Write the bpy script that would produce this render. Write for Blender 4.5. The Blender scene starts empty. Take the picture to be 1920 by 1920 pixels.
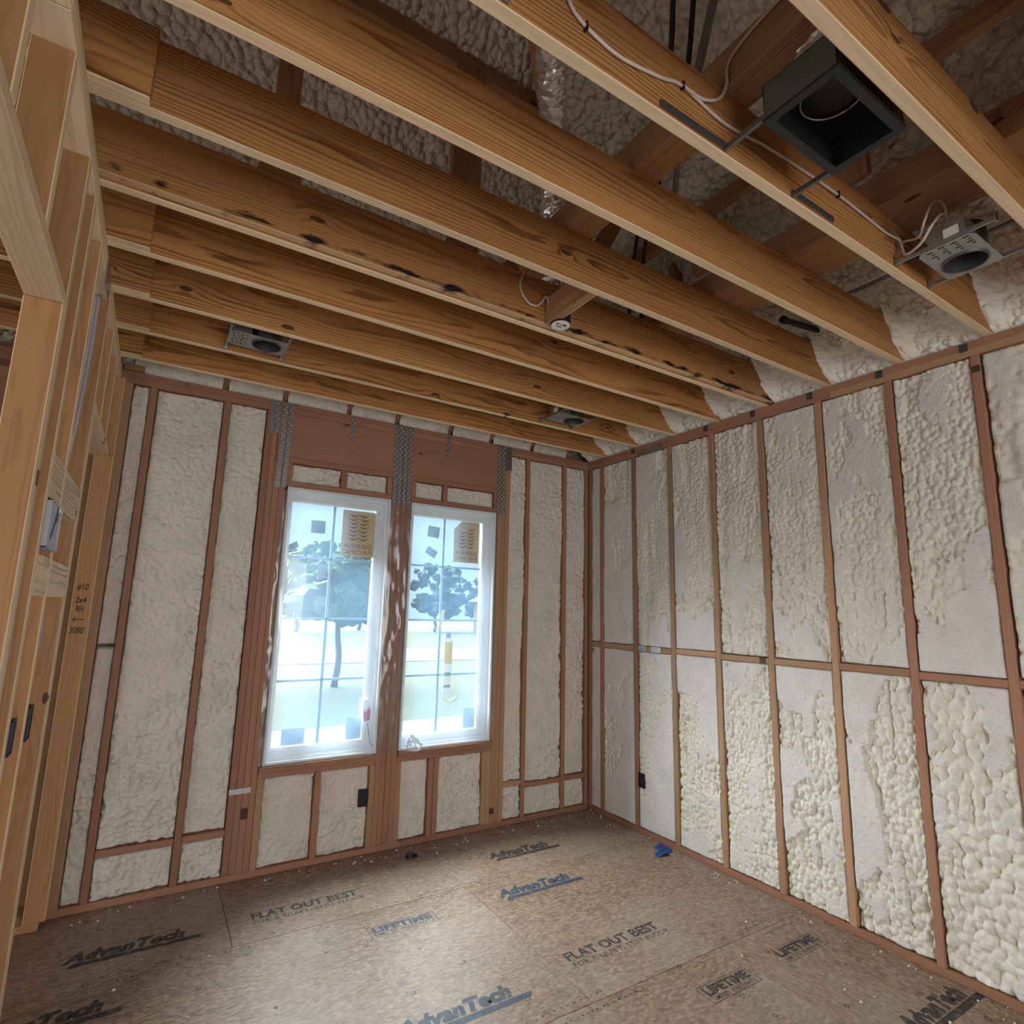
import bpy, bmesh, math, random
import numpy as np
from mathutils import Matrix, Vector

random.seed(7)
RNG = np.random.default_rng(11)
SC = bpy.context.scene
COL = SC.collection
IN = 0.0254

# ------------------------------------------------------------------ camera
cam_d = bpy.data.cameras.new('camera')
cam_d.sensor_width = 36.0
cam_d.lens = 36.0 * 1067.904 / 1920.0
cam_d.clip_start = 0.02
cam_d.clip_end = 400
cam = bpy.data.objects.new('camera', cam_d)
COL.objects.link(cam)
_r = (0.846919, -0.531169, 0.024244)
_u = (-0.110734, -0.131597, 0.985099)
_f = (0.520064, 0.836984, 0.17027)
cam.matrix_world = Matrix(((_r[0], _u[0], -_f[0], -3.3949), (_r[1], _u[1], -_f[1], -4.1025),
                           (_r[2], _u[2], -_f[2], 1.6675), (0, 0, 0, 1)))
SC.camera = cam

# ------------------------------------------------------------------ sky, sun, fill lamps, exposure
SC.view_settings.view_transform = 'Standard'
SC.view_settings.look = 'None'
SC.view_settings.gamma = 1.0
SC.view_settings.use_curve_mapping = False
SC.view_settings.exposure = 0.56
try:
    SC.cycles.use_denoising = True
    SC.cycles.max_bounces = 7
    SC.cycles.diffuse_bounces = 4
    SC.cycles.glossy_bounces = 3
    SC.cycles.transparent_max_bounces = 10
    SC.cycles.sample_clamp_indirect = 6.0
except Exception:
    pass

world = bpy.data.worlds.new('overcast_sky')
SC.world = world
world.use_nodes = True
wn, wl = world.node_tree.nodes, world.node_tree.links
wn.clear()
w_out = wn.new('ShaderNodeOutputWorld')
w_bg = wn.new('ShaderNodeBackground')
w_tc = wn.new('ShaderNodeTexCoord')
w_sep = wn.new('ShaderNodeSeparateXYZ')
w_ramp = wn.new('ShaderNodeValToRGB')
wl.new(w_tc.outputs['Generated'], w_sep.inputs[0])
wl.new(w_sep.outputs['Z'], w_ramp.inputs[0])
w_ramp.color_ramp.elements[0].position = 0.0
w_ramp.color_ramp.elements[0].color = (0.60, 0.78, 0.92, 1)
w_ramp.color_ramp.elements[1].position = 0.9
w_ramp.color_ramp.elements[1].color = (0.78, 0.90, 1.0, 1)
wl.new(w_ramp.outputs[0], w_bg.inputs['Color'])
w_bg.inputs['Strength'].default_value = 0.85
wl.new(w_bg.outputs[0], w_out.inputs[0])


def light(name, kind, loc, target, energy, color, size=1.0, size_y=None, angle=None):
    d = bpy.data.lights.new(name, kind)
    d.energy = energy
    d.color = color
    if kind == 'AREA':
        d.shape = 'RECTANGLE'
        d.size = size
        d.size_y = size_y or size
    if angle is not None:
        d.angle = angle
    o = bpy.data.objects.new(name, d)
    COL.objects.link(o)
    o.location = loc
    o.rotation_euler = (Vector(target) - Vector(loc)).to_track_quat('-Z', 'Y').to_euler()
    return o


# hazy sun on the window side of the house
light('hazy_sun', 'SUN', (-3.8, 9, 6.0), (-1.2, -0.9, 0.3), 31.0, (1.0, 0.93, 0.835), angle=math.radians(85))
# fill lamps added at unseen openings (behind the camera and in the adjoining room)
light('rear_fill', 'AREA', (-2.6, -6.75, 1.45), (-2.2, -1.0, 0.9), 58.0, (1.0, 0.965, 0.92), 3.2, 2.0)
light('side_fill', 'AREA', (-6.75, -2.6, 1.5), (-3.0, -2.4, 1.0), 26.0, (1.0, 0.96, 0.91), 1.8, 1.7)

H = 3.077          # top of the top plates = underside of the ceiling joists
TP = H - 0.0762    # underside of the double top plates
XL = -3.70         # room face of the left partition
SY = 16 * IN       # stud spacing


# ------------------------------------------------------------------ materials
def new_mat(name):
    m = bpy.data.materials.new(name)
    m.use_nodes = True
    nt = m.node_tree
    b = nt.nodes.get('Principled BSDF')
    return m, nt.nodes, nt.links, b


def N(nodes, kind, **kw):
    n = nodes.new(kind)
    for k, v in kw.items():
        setattr(n, k, v)
    return n


def math_n(nodes, links, op, a, b=None, c=None):
    n = nodes.new('ShaderNodeMath')
    n.operation = op
    for i, v in enumerate((a, b, c)):
        if v is None:
            continue
        if isinstance(v, (int, float)):
            n.inputs[i].default_value = v
        else:
            links.new(v, n.inputs[i])
    return n.outputs[0]


def ramp_n(nodes, links, fac, stops):
    n = nodes.new('ShaderNodeValToRGB')
    cr = n.color_ramp
    while len(cr.elements) < len(stops):
        cr.elements.new(0.5)
    for e, (p, c) in zip(cr.elements, stops):
        e.position = p
        e.color = (*c, 1) if len(c) == 3 else c
    links.new(fac, n.inputs[0])
    return n.outputs[0]


def mix_n(nodes, links, fac, a, b, mode='MIX'):
    n = nodes.new('ShaderNodeMix')
    n.data_type = 'RGBA'
    n.blend_type = mode
    for sock, v in ((n.inputs[0], fac), (n.inputs[6], a), (n.inputs[7], b)):
        if isinstance(v, (int, float)):
            sock.default_value = v
        elif isinstance(v, tuple):
            sock.default_value = (*v, 1) if len(v) == 3 else v
        else:
            links.new(v, sock)
    return n.outputs[2]


def wood(name, light_c, dark_c, ring=0.0085, knots=0.5, rough=0.62, stain=None, contrast=0.75, vary=0.25, edge=None):
    m, n, l, b = new_mat(name)
    tc = N(n, 'ShaderNodeTexCoord')
    oi = N(n, 'ShaderNodeObjectInfo')
    sep = N(n, 'ShaderNodeSeparateXYZ')
    l.new(tc.outputs['Object'], sep.inputs[0])
    rnd = oi.outputs['Random']
    # per-board shift along the log
    xs = math_n(n, l, 'ADD', sep.outputs['X'], math_n(n, l, 'MULTIPLY', rnd, 37.0))
    comb = N(n, 'ShaderNodeCombineXYZ')
    l.new(math_n(n, l, 'MULTIPLY', xs, 0.55), comb.inputs[0])
    l.new(math_n(n, l, 'MULTIPLY', sep.outputs['Y'], 5.0), comb.inputs[1])
    l.new(math_n(n, l, 'MULTIPLY', sep.outputs['Z'], 5.0), comb.inputs[2])
    no = N(n, 'ShaderNodeTexNoise')
    no.inputs['Scale'].default_value = 1.6
    no.inputs['Detail'].default_value = 3.0
    l.new(comb.outputs[0], no.inputs['Vector'])
    # knots
    vc = N(n, 'ShaderNodeCombineXYZ')
    l.new(math_n(n, l, 'MULTIPLY', xs, 1.5), vc.inputs[0])
    l.new(math_n(n, l, 'ADD', math_n(n, l, 'MULTIPLY', sep.outputs['Z'], 3.6), math_n(n, l, 'MULTIPLY', rnd, 11.0)), vc.inputs[1])
    vo = N(n, 'ShaderNodeTexVoronoi')
    vo.voronoi_dimensions = '2D'
    vo.inputs['Scale'].default_value = 1.3
    l.new(vc.outputs[0], vo.inputs['Vector'])
    kd = vo.outputs['Distance']
    ksep = N(n, 'ShaderNodeSeparateColor')
    l.new(vo.outputs['Color'], ksep.inputs[0])
    kon = math_n(n, l, 'LESS_THAN', ksep.outputs[0], knots * 0.6)
    kbump = math_n(n, l, 'MULTIPLY', kon, math_n(n, l, 'POWER', 2.718, math_n(n, l, 'MULTIPLY', kd, -9.0)))
    # growth rings about a pith off to the side of the board
    py = math_n(n, l, 'ADD', sep.outputs['Y'], math_n(n, l, 'ADD', 0.05, math_n(n, l, 'MULTIPLY', rnd, 0.10)))
    pz = math_n(n, l, 'ADD', sep.outputs['Z'], math_n(n, l, 'MULTIPLY', math_n(n, l, 'SUBTRACT', math_n(n, l, 'FRACT', math_n(n, l, 'MULTIPLY', rnd, 13.7)), 0.5), 0.14))
    r2 = math_n(n, l, 'ADD', math_n(n, l, 'MULTIPLY', py, py), math_n(n, l, 'MULTIPLY', pz, pz))
    r = math_n(n, l, 'SQRT', r2)
    r = math_n(n, l, 'ADD', r, math_n(n, l, 'MULTIPLY', no.outputs['Fac'], 0.075))
    r = math_n(n, l, 'ADD', r, math_n(n, l, 'MULTIPLY', kbump, 0.035))
    fr = math_n(n, l, 'FRACT', math_n(n, l, 'DIVIDE', r, ring))
    rings = ramp_n(n, l, fr, [(0.0, (0.12,) * 3), (0.5, (0.2,) * 3), (0.84, (1.0,) * 3), (0.94, (0.9,) * 3), (1.0, (0.12,) * 3)])
    # fine fibre
    fc = N(n, 'ShaderNodeCombineXYZ')
    l.new(math_n(n, l, 'MULTIPLY', xs, 6.0), fc.inputs[0])
    l.new(math_n(n, l, 'MULTIPLY', sep.outputs['Y'], 260.0), fc.inputs[1])
    l.new(math_n(n, l, 'MULTIPLY', sep.outputs['Z'], 260.0), fc.inputs[2])
    fi = N(n, 'ShaderNodeTexNoise')
    fi.inputs['Scale'].default_value = 1.0
    fi.inputs['Detail'].default_value = 2.0
    l.new(fc.outputs[0], fi.inputs['Vector'])
    cm = N(n, 'ShaderNodeTexNoise')
    cm.inputs['Scale'].default_value = 2.3
    l.new(comb.outputs[0], cm.inputs['Vector'])
    fac = math_n(n, l, 'MULTIPLY', rings, math_n(n, l, 'MULTIPLY', contrast, ramp_n(n, l, cm.outputs['Fac'], [(0.30, (0.30,) * 3), (0.65, (1.0,) * 3)])))
    fac = math_n(n, l, 'ADD', fac, math_n(n, l, 'MULTIPLY', math_n(n, l, 'SUBTRACT', fi.outputs['Fac'], 0.5), 0.5))
    cl = N(n, 'ShaderNodeClamp')
    l.new(fac, cl.inputs[0])
    colr = mix_n(n, l, cl.outputs[0], light_c, dark_c)
    if edge is not None:       # window light painted into the colour of the board's narrow edges
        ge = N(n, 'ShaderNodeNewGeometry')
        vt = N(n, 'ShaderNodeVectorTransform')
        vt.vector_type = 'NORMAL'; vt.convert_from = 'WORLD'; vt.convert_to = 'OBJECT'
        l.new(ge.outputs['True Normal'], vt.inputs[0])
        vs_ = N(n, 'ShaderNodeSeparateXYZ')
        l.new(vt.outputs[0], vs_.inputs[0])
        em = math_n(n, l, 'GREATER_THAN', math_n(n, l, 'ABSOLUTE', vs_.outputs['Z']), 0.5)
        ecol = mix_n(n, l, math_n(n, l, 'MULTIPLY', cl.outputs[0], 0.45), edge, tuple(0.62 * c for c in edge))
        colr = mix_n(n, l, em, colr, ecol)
    # board to board and along-board tone
    tone = N(n, 'ShaderNodeTexNoise')
    tone.inputs['Scale'].default_value = 1.1
    l.new(comb.outputs[0], tone.inputs['Vector'])
    tv = math_n(n, l, 'ADD', math_n(n, l, 'MULTIPLY', math_n(n, l, 'SUBTRACT', rnd, 0.5), vary),
                math_n(n, l, 'MULTIPLY', math_n(n, l, 'SUBTRACT', tone.outputs['Fac'], 0.5), 0.35))
    hsv = N(n, 'ShaderNodeHueSaturation')
    l.new(colr, hsv.inputs['Color'])
    l.new(math_n(n, l, 'ADD', 1.0, tv), hsv.inputs['Value'])
    kmask = math_n(n, l, 'MULTIPLY', kon, math_n(n, l, 'LESS_THAN', math_n(n, l, 'ADD', kd, math_n(n, l, 'MULTIPLY', ksep.outputs[1], 0.03)), 0.070))
    colr = mix_n(n, l, math_n(n, l, 'MULTIPLY', kmask, 0.85), hsv.outputs[0], (0.045, 0.018, 0.008))
    if stain is not None:      # black mould along one long edge of the board
        sn = N(n, 'ShaderNodeTexNoise')
        sn.inputs['Scale'].default_value = 9.0
        sn.inputs['Detail'].default_value = 5.0
        sm = N(n, 'ShaderNodeMapping')
        sm.inputs['Scale'].default_value = (0.9, 1, 2.4)
        l.new(tc.outputs['Object'], sm.inputs[0])
        l.new(sm.outputs[0], sn.inputs['Vector'])
        band = math_n(n, l, 'SUBTRACT', 1.0, math_n(n, l, 'MULTIPLY', math_n(n, l, 'ABSOLUTE', math_n(n, l, 'SUBTRACT', sep.outputs['Z'], stain)), 15.0))
        sf = math_n(n, l, 'ADD', math_n(n, l, 'MULTIPLY', band, 0.55), math_n(n, l, 'SUBTRACT', sn.outputs['Fac'], 0.62))
        sr = ramp_n(n, l, sf, [(0.34, (0, 0, 0)), (0.46, (1, 1, 1))])
        colr = mix_n(n, l, sr, colr, (0.012, 0.009, 0.007))
    l.new(colr, b.inputs['Base Color'])
    b.inputs['Roughness'].default_value = rough
    b.inputs['Specular IOR Level'].default_value = 0.25
    bp = N(n, 'ShaderNodeBump')
    bp.inputs['Strength'].default_value = 0.12
    bp.inputs['Distance'].default_value = 0.002
    l.new(fac, bp.inputs['Height'])
    l.new(bp.outputs[0], b.inputs['Normal'])
    return m


def plain(name, color, rough=0.5, metal=0.0, spec=0.4, bump=0.0, bscale=60.0, vary=0.0):
    m, n, l, b = new_mat(name)
    b.inputs['Base Color'].default_value = (*color, 1)
    b.inputs['Roughness'].default_value = rough
    b.inputs['Metallic'].default_value = metal
    b.inputs['Specular IOR Level'].default_value = spec
    if bump or vary:
        tc = N(n, 'ShaderNodeTexCoord')
        no = N(n, 'ShaderNodeTexNoise')
        no.inputs['Scale'].default_value = bscale
        no.inputs['Detail'].default_value = 4
        l.new(tc.outputs['Object'], no.inputs['Vector'])
        if bump:
            bp = N(n, 'ShaderNodeBump')
            bp.inputs['Strength'].default_value = bump
            bp.inputs['Distance'].default_value = 0.004
            l.new(no.outputs['Fac'], bp.inputs['Height'])
            l.new(bp.outputs[0], b.inputs['Normal'])
        if vary:
            h = N(n, 'ShaderNodeHueSaturation')
            h.inputs['Color'].default_value = (*color, 1)
            l.new(math_n(n, l, 'ADD', 1.0 - vary / 2, math_n(n, l, 'MULTIPLY', no.outputs['Fac'], vary)), h.inputs['Value'])
            l.new(h.outputs[0], b.inputs['Base Color'])
    return m


def foam_mat(name, skin, cut, bump=0.35, bscale=55.0, dist=0.01, lumps=0.0, lscale=28.0):
    """skin = cured outer skin, cut = where the foam was shaved flush (vertex attribute 'cut')"""
    m, n, l, b = new_mat(name)
    at = N(n, 'ShaderNodeAttribute')
    at.attribute_name = 'cut'
    tc = N(n, 'ShaderNodeTexCoord')
    no = N(n, 'ShaderNodeTexNoise')
    no.inputs['Scale'].default_value = 7.0
    no.inputs['Detail'].default_value = 5.0
    l.new(tc.outputs['Object'], no.inputs['Vector'])
    base = mix_n(n, l, at.outputs['Fac'], skin, cut)
    h = N(n, 'ShaderNodeHueSaturation')
    l.new(base, h.inputs['Color'])
    l.new(math_n(n, l, 'ADD', 0.84, math_n(n, l, 'MULTIPLY', no.outputs['Fac'], 0.32)), h.inputs['Value'])
    # pin holes of the shaved cells
    vo = N(n, 'ShaderNodeTexVoronoi')
    vo.inputs['Scale'].default_value = 75.0
    l.new(tc.outputs['Object'], vo.inputs['Vector'])
    hole = math_n(n, l, 'MULTIPLY', math_n(n, l, 'LESS_THAN', vo.outputs['Distance'], 0.17), math_n(n, l, 'MULTIPLY', at.outputs['Fac'], 0.55))
    colr = mix_n(n, l, hole, h.outputs[0], (0.25, 0.19, 0.12))
    l.new(colr, b.inputs['Base Color'])
    b.inputs['Roughness'].default_value = 0.75
    b.inputs['Specular IOR Level'].default_value = 0.25
    n2 = N(n, 'ShaderNodeTexNoise')
    n2.inputs['Scale'].default_value = bscale
    n2.inputs['Detail'].default_value = 4.0
    l.new(tc.outputs['Object'], n2.inputs['Vector'])
    bp = N(n, 'ShaderNodeBump')
    bp.inputs['Strength'].default_value = bump
    bp.inputs['Distance'].default_value = dist
    hgt = n2.outputs['Fac']
    if lumps:
        wv = N(n, 'ShaderNodeVectorMath'); wv.operation = 'ADD'
        sc_ = N(n, 'ShaderNodeVectorMath'); sc_.operation = 'SCALE'; sc_.inputs['Scale'].default_value = 0.05
        l.new(no.outputs['Color'], sc_.inputs[0]); l.new(tc.outputs['Object'], wv.inputs[0]); l.new(sc_.outputs[0], wv.inputs[1])
        v2 = N(n, 'ShaderNodeTexVoronoi'); v2.feature = 'F1'
        v2.inputs['Scale'].default_value = lscale
        l.new(wv.outputs[0], v2.inputs['Vector'])
        hgt = math_n(n, l, 'SUBTRACT', hgt, math_n(n, l, 'MULTIPLY', math_n(n, l, 'POWER', v2.outputs['Distance'], 1.6), lumps))
    l.new(hgt, bp.inputs['Height'])
    l.new(bp.outputs[0], b.inputs['Normal'])
    return m


def print_mat(name, color, wear=0.5):
    """ink on the floor panels, worn away in patches"""
    m, n, l, b = new_mat(name)
    b.inputs['Base Color'].default_value = (*color, 1)
    b.inputs['Roughness'].default_value = 0.6
    tc = N(n, 'ShaderNodeTexCoord')
    no = N(n, 'ShaderNodeTexNoise')
    no.inputs['Scale'].default_value = 30.0
    no.inputs['Detail'].default_value = 6.0
    l.new(tc.outputs['Object'], no.inputs['Vector'])
    fac = ramp_n(n, l, no.outputs['Fac'], [(0.36, (1, 1, 1)), (0.72, (1 - wear,) * 3)])
    l.new(fac, b.inputs['Alpha'])
    return m


M = {}
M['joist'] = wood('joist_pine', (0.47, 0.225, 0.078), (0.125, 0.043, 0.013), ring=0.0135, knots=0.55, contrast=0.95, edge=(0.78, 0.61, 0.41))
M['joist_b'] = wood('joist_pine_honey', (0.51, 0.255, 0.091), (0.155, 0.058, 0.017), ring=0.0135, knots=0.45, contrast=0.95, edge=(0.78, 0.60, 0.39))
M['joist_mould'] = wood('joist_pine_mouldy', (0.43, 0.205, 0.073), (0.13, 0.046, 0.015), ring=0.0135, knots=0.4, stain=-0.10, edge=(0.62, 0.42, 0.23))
M['attic'] = wood('attic_lumber', (0.36, 0.20, 0.10), (0.20, 0.095, 0.042), knots=0.4)
M['stud'] = wood('stud_reddish', (0.36, 0.185, 0.115), (0.235, 0.108, 0.064), knots=0.35, contrast=0.6)
M['stud_tan'] = wood('stud_tan', (0.44, 0.265, 0.155), (0.29, 0.15, 0.08), knots=0.35, contrast=0.6)
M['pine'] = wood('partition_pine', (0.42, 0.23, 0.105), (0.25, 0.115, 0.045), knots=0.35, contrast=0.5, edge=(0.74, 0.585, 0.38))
M['pine_lit'] = wood('partition_plate_pine', (0.66, 0.52, 0.35), (0.44, 0.31, 0.19), ring=0.012, knots=0.4, contrast=0.6, edge=(0.74, 0.60, 0.41))  # paler copy of the partition pine: light on plate undersides put into the colour
M['pale'] = wood('pale_block', (0.78, 0.64, 0.42), (0.30, 0.18, 0.09), ring=0.016, knots=0.2, contrast=0.95)
M['sheath'] = wood('sheathing', (0.36, 0.22, 0.12), (0.25, 0.14, 0.07), knots=0.0)
M['foam'] = foam_mat('wall_foam', (0.74, 0.70, 0.605), (0.69, 0.655, 0.63), bump=0.4, bscale=70)
M['foam_back'] = foam_mat('window_wall_foam', (0.70, 0.65, 0.575), (0.72, 0.69, 0.66), bump=0.7, bscale=45, dist=0.012, lumps=1.2, lscale=34)
M['foam_roof'] = foam_mat('roof_foam', (0.68, 0.61, 0.49), (0.68, 0.62, 0.52), bump=1.0, bscale=40, dist=0.02, lumps=2.2, lscale=26)
M['steel'] = plain('galvanised_steel', (0.42, 0.43, 0.44), 0.38, 0.9, vary=0.4, bscale=25)
M['steel_dk'] = plain('dull_steel', (0.17, 0.17, 0.17), 0.42, 0.85, vary=0.3)
M['steel_strap'] = plain('strap_steel', (0.26, 0.26, 0.27), 0.42, 0.8, vary=0.3, bscale=25)
M['nail'] = plain('nail_head', (0.62, 0.62, 0.64), 0.3, 0.8)
M['foil'] = plain('duct_foil', (0.86, 0.86, 0.88), 0.3, 0.85, bump=1.0, bscale=38)
M['grey_tube'] = plain('grey_tube', (0.20, 0.19, 0.19), 0.35)
M['black'] = plain('black_plastic', (0.012, 0.012, 0.013), 0.45)
M['boot_black'] = plain('black_coated_metal', (0.018, 0.019, 0.02), 0.28, 0.3)
M['rubber'] = plain('black_insulation', (0.015, 0.015, 0.015), 0.8)
M['white_pl'] = plain('white_plastic', (0.80, 0.80, 0.80), 0.35)
M['vinyl'] = plain('window_vinyl', (0.82, 0.84, 0.85), 0.35, vary=0.08, bscale=8)
M['cable_w'] = plain('white_cable', (0.55, 0.47, 0.42), 0.5)
M['cable_y'] = plain('yellow_cable', (0.42, 0.27, 0.05), 0.5)
M['cable_g'] = plain('grey_cable', (0.42, 0.40, 0.42), 0.45)
M['box_blue'] = plain('grey_blue_plastic', (0.45, 0.46, 0.52), 0.5)
M['tape'] = plain('blue_tape', (0.015, 0.07, 0.28), 0.5)
M['paper'] = plain('label_paper', (0.78, 0.77, 0.77), 0.6)
M['label_white'] = None


def backlit(name, color, t):
    m, n, l, b = new_mat(name)
    b.inputs['Base Color'].default_value = (*color, 1)
    b.inputs['Roughness'].default_value = 0.7
    tl = N(n, 'ShaderNodeBsdfTranslucent')
    tl.inputs[0].default_value = (*color, 1)
    mx = N(n, 'ShaderNodeMixShader')
    mx.inputs[0].default_value = t
    l.new(b.outputs[0], mx.inputs[1]); l.new(tl.outputs[0], mx.inputs[2]); l.new(mx.outputs[0], n['Material Output'].inputs[0])
    return m


M['card'] = backlit('brown_sticker_card', (0.50, 0.39, 0.23), 0.22)
M['card_ink'] = backlit('brown_sticker_ink', (0.20, 0.15, 0.10), 0.12)
M['sticker'] = backlit('grey_sticker', (0.30, 0.36, 0.42), 0.13)
M['sticker_b'] = backlit('pale_blue_sticker', (0.45, 0.60, 0.76), 0.10)
M['yellow'] = backlit('yellow_label', (0.85, 0.66, 0.06), 0.14)
M['green'] = plain('green_label_print', (0.10, 0.35, 0.14), 0.6)
M['curl'] = backlit('curled_label', (0.72, 0.66, 0.42), 0.14)
M['label_white'] = backlit('label_white', (0.8, 0.8, 0.78), 0.14)
M['muntin'] = backlit('muntin_grey', (0.36, 0.43, 0.50), 0.04)
M['red'] = plain('red_tag', (0.62, 0.09, 0.10), 0.5)
M['marker'] = plain('marker_ink', (0.02, 0.017, 0.015), 0.6)
M['ink'] = print_mat('floor_ink', (0.035, 0.037, 0.045), 0.7)
M['ink_blue'] = print_mat('floor_ink_blue', (0.035, 0.065, 0.11), 0.55)
M['ink_thin'] = print_mat('floor_ink_thin', (0.05, 0.045, 0.045), 0.8)
M['ink_mark'] = print_mat('floor_ink_marks', (0.045, 0.042, 0.045), 0.25)
M['mark_brown'] = plain('stain_dark', (0.03, 0.02, 0.015), 0.8)
M['bark'] = plain('bark', (0.16, 0.14, 0.12), 0.9, bump=0.5, bscale=12)
M['leaf'] = plain('leaves', (0.12, 0.18, 0.10), 0.9, vary=0.3, bscale=3)
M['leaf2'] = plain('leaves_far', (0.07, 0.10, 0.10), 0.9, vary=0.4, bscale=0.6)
M['grass'] = plain('lawn_grass', (0.045, 0.062, 0.026), 0.95, vary=0.5, bscale=0.5)
M['concrete'] = plain('pale_concrete', (0.13, 0.105, 0.088), 0.9, vary=0.15, bscale=2)
M['house'] = plain('far_house_wall', (0.17, 0.16, 0.16), 0.8)
M['house_roof'] = plain('far_house_roof', (0.05, 0.05, 0.06), 0.8)

# floor panels: pressed strand board with dust
m, n, l, b = new_mat('strand_board')
tc = N(n, 'ShaderNodeTexCoord')
na = N(n, 'ShaderNodeTexNoise'); na.inputs['Scale'].default_value = 110; na.inputs['Detail'].default_value = 6
mpa = N(n, 'ShaderNodeMapping'); mpa.inputs['Scale'].default_value = (0.35, 1.3, 1)
l.new(tc.outputs['Object'], mpa.inputs[0]); l.new(mpa.outputs[0], na.inputs['Vector'])
mpb = N(n, 'ShaderNodeMapping'); mpb.inputs['Scale'].default_value = (0.5, 1.0, 1); mpb.inputs['Rotation'].default_value = (0, 0, 0.9)
vb = N(n, 'ShaderNodeTexVoronoi'); vb.inputs['Scale'].default_value = 80; vb.inputs['Randomness'].default_value = 1
l.new(tc.outputs['Object'], mpb.inputs[0]); l.new(mpb.outputs[0], vb.inputs['Vector'])
flake = N(n, 'ShaderNodeSeparateColor'); l.new(vb.outputs['Color'], flake.inputs[0])
fv = math_n(n, l, 'ADD', math_n(n, l, 'MULTIPLY', na.outputs['Fac'], 0.75), math_n(n, l, 'MULTIPLY', flake.outputs[0], 0.28))
fcol = ramp_n(n, l, fv, [(0.28, (0.10, 0.055, 0.030)), (0.52, (0.24, 0.152, 0.094)), (0.78, (0.41, 0.295, 0.20))])
nd = N(n, 'ShaderNodeTexNoise'); nd.inputs['Scale'].default_value = 1.3; nd.inputs['Detail'].default_value = 7; nd.inputs['Roughness'].default_value = 0.62
l.new(tc.outputs['Object'], nd.inputs['Vector'])
df = ramp_n(n, l, nd.outputs['Fac'], [(0.38, (0.03,) * 3), (0.70, (0.50,) * 3)])
fcol = mix_n(n, l, df, fcol, (0.40, 0.34, 0.285))
l.new(fcol, b.inputs['Base Color'])
b.inputs['Roughness'].default_value = 0.5
b.inputs['Specular IOR Level'].default_value = 0.35
bp = N(n, 'ShaderNodeBump'); bp.inputs['Strength'].default_value = 0.15; bp.inputs['Distance'].default_value = 0.002
l.new(fv, bp.inputs['Height']); l.new(bp.outputs[0], b.inputs['Normal'])
M['floor'] = m

# clear glass (thin pane) and hazy polythene film
m, n, l, b = new_mat('pane_glass')
n.remove(b)
o = n['Material Output']
tr = N(n, 'ShaderNodeBsdfTransparent'); tr.inputs[0].default_value = (0.90, 0.96, 1.0, 1)
gl = N(n, 'ShaderNodeBsdfGlossy'); gl.inputs['Roughness'].default_value = 0.02
mx = N(n, 'ShaderNodeMixShader'); mx.inputs[0].default_value = 0.05
l.new(tr.outputs[0], mx.inputs[1]); l.new(gl.outputs[0], mx.inputs[2]); l.new(mx.outputs[0], o.inputs[0])
M['glass'] = m

m, n, l, b = new_mat('polythene_film')
n.remove(b)
o = n['Material Output']
tr = N(n, 'ShaderNodeBsdfTransparent'); tr.inputs[0].default_value = (0.96, 0.98, 1.0, 1)
tl = N(n, 'ShaderNodeBsdfTranslucent'); tl.inputs[0].default_value = (0.28, 0.58, 0.95, 1)
gl = N(n, 'ShaderNodeBsdfGlossy'); gl.inputs['Roughness'].default_value = 0.22
m1 = N(n, 'ShaderNodeMixShader'); m1.inputs[0].default_value = 0.08
m2 = N(n, 'ShaderNodeMixShader'); m2.inputs[0].default_value = 0.11
l.new(tr.outputs[0], m1.inputs[1]); l.new(tl.outputs[0], m1.inputs[2])
l.new(m1.outputs[0], m2.inputs[1]); l.new(gl.outputs[0], m2.inputs[2]); l.new(m2.outputs[0], o.inputs[0])
M['film'] = m


# ------------------------------------------------------------------ object helpers
def link(o, parent=None):
    COL.objects.link(o)
    if parent is not None:
        o.parent = parent
    return o


def mesh_obj(name, me, mat, parent=None):
    o = bpy.data.objects.new(name, me)
    if mat is not None and len(me.materials) == 0:
        me.materials.append(M[mat] if isinstance(mat, str) else mat)
    return link(o, parent)


def bm_obj(name, bm, mat, parent=None, smooth=False):
    me = bpy.data.meshes.new(name)
    bm.normal_update()
    bm.to_mesh(me)
    bm.free()
    if smooth:
        for p in me.polygons:
            p.use_smooth = True
    return mesh_obj(name, me, mat, parent)


def tag(o, label, cat, group=None):
    o['label'] = label
    o['category'] = cat
    if group:
        o['group'] = group
    return o


def struct(o):
    o['kind'] = 'structure'
    return o


def empty(name, loc=(0, 0, 0), rz=0.0):
    o = bpy.data.objects.new(name, None)
    o.empty_display_size = 0.05
    o.location = loc
    o.rotation_euler = (0, 0, rz)
    COL.objects.link(o)
    return o


_bc = {}


def box_mesh(d, mat, bev):
    key = (round(d[0], 4), round(d[1], 4), round(d[2], 4), mat, bev)
    if key in _bc:
        return _bc[key]
    bm = bmesh.new()
    bmesh.ops.create_cube(bm, size=1.0)
    for v in bm.verts:
        v.co.x *= d[0]; v.co.y *= d[1]; v.co.z *= d[2]
    if bev:
        bmesh.ops.bevel(bm, geom=list(bm.edges), offset=bev, segments=1, affect='EDGES')
    me = bpy.data.meshes.new('board')
    bm.to_mesh(me)
    bm.free()
    me.materials.append(M[mat])
    _bc[key] = me
    return me


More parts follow.
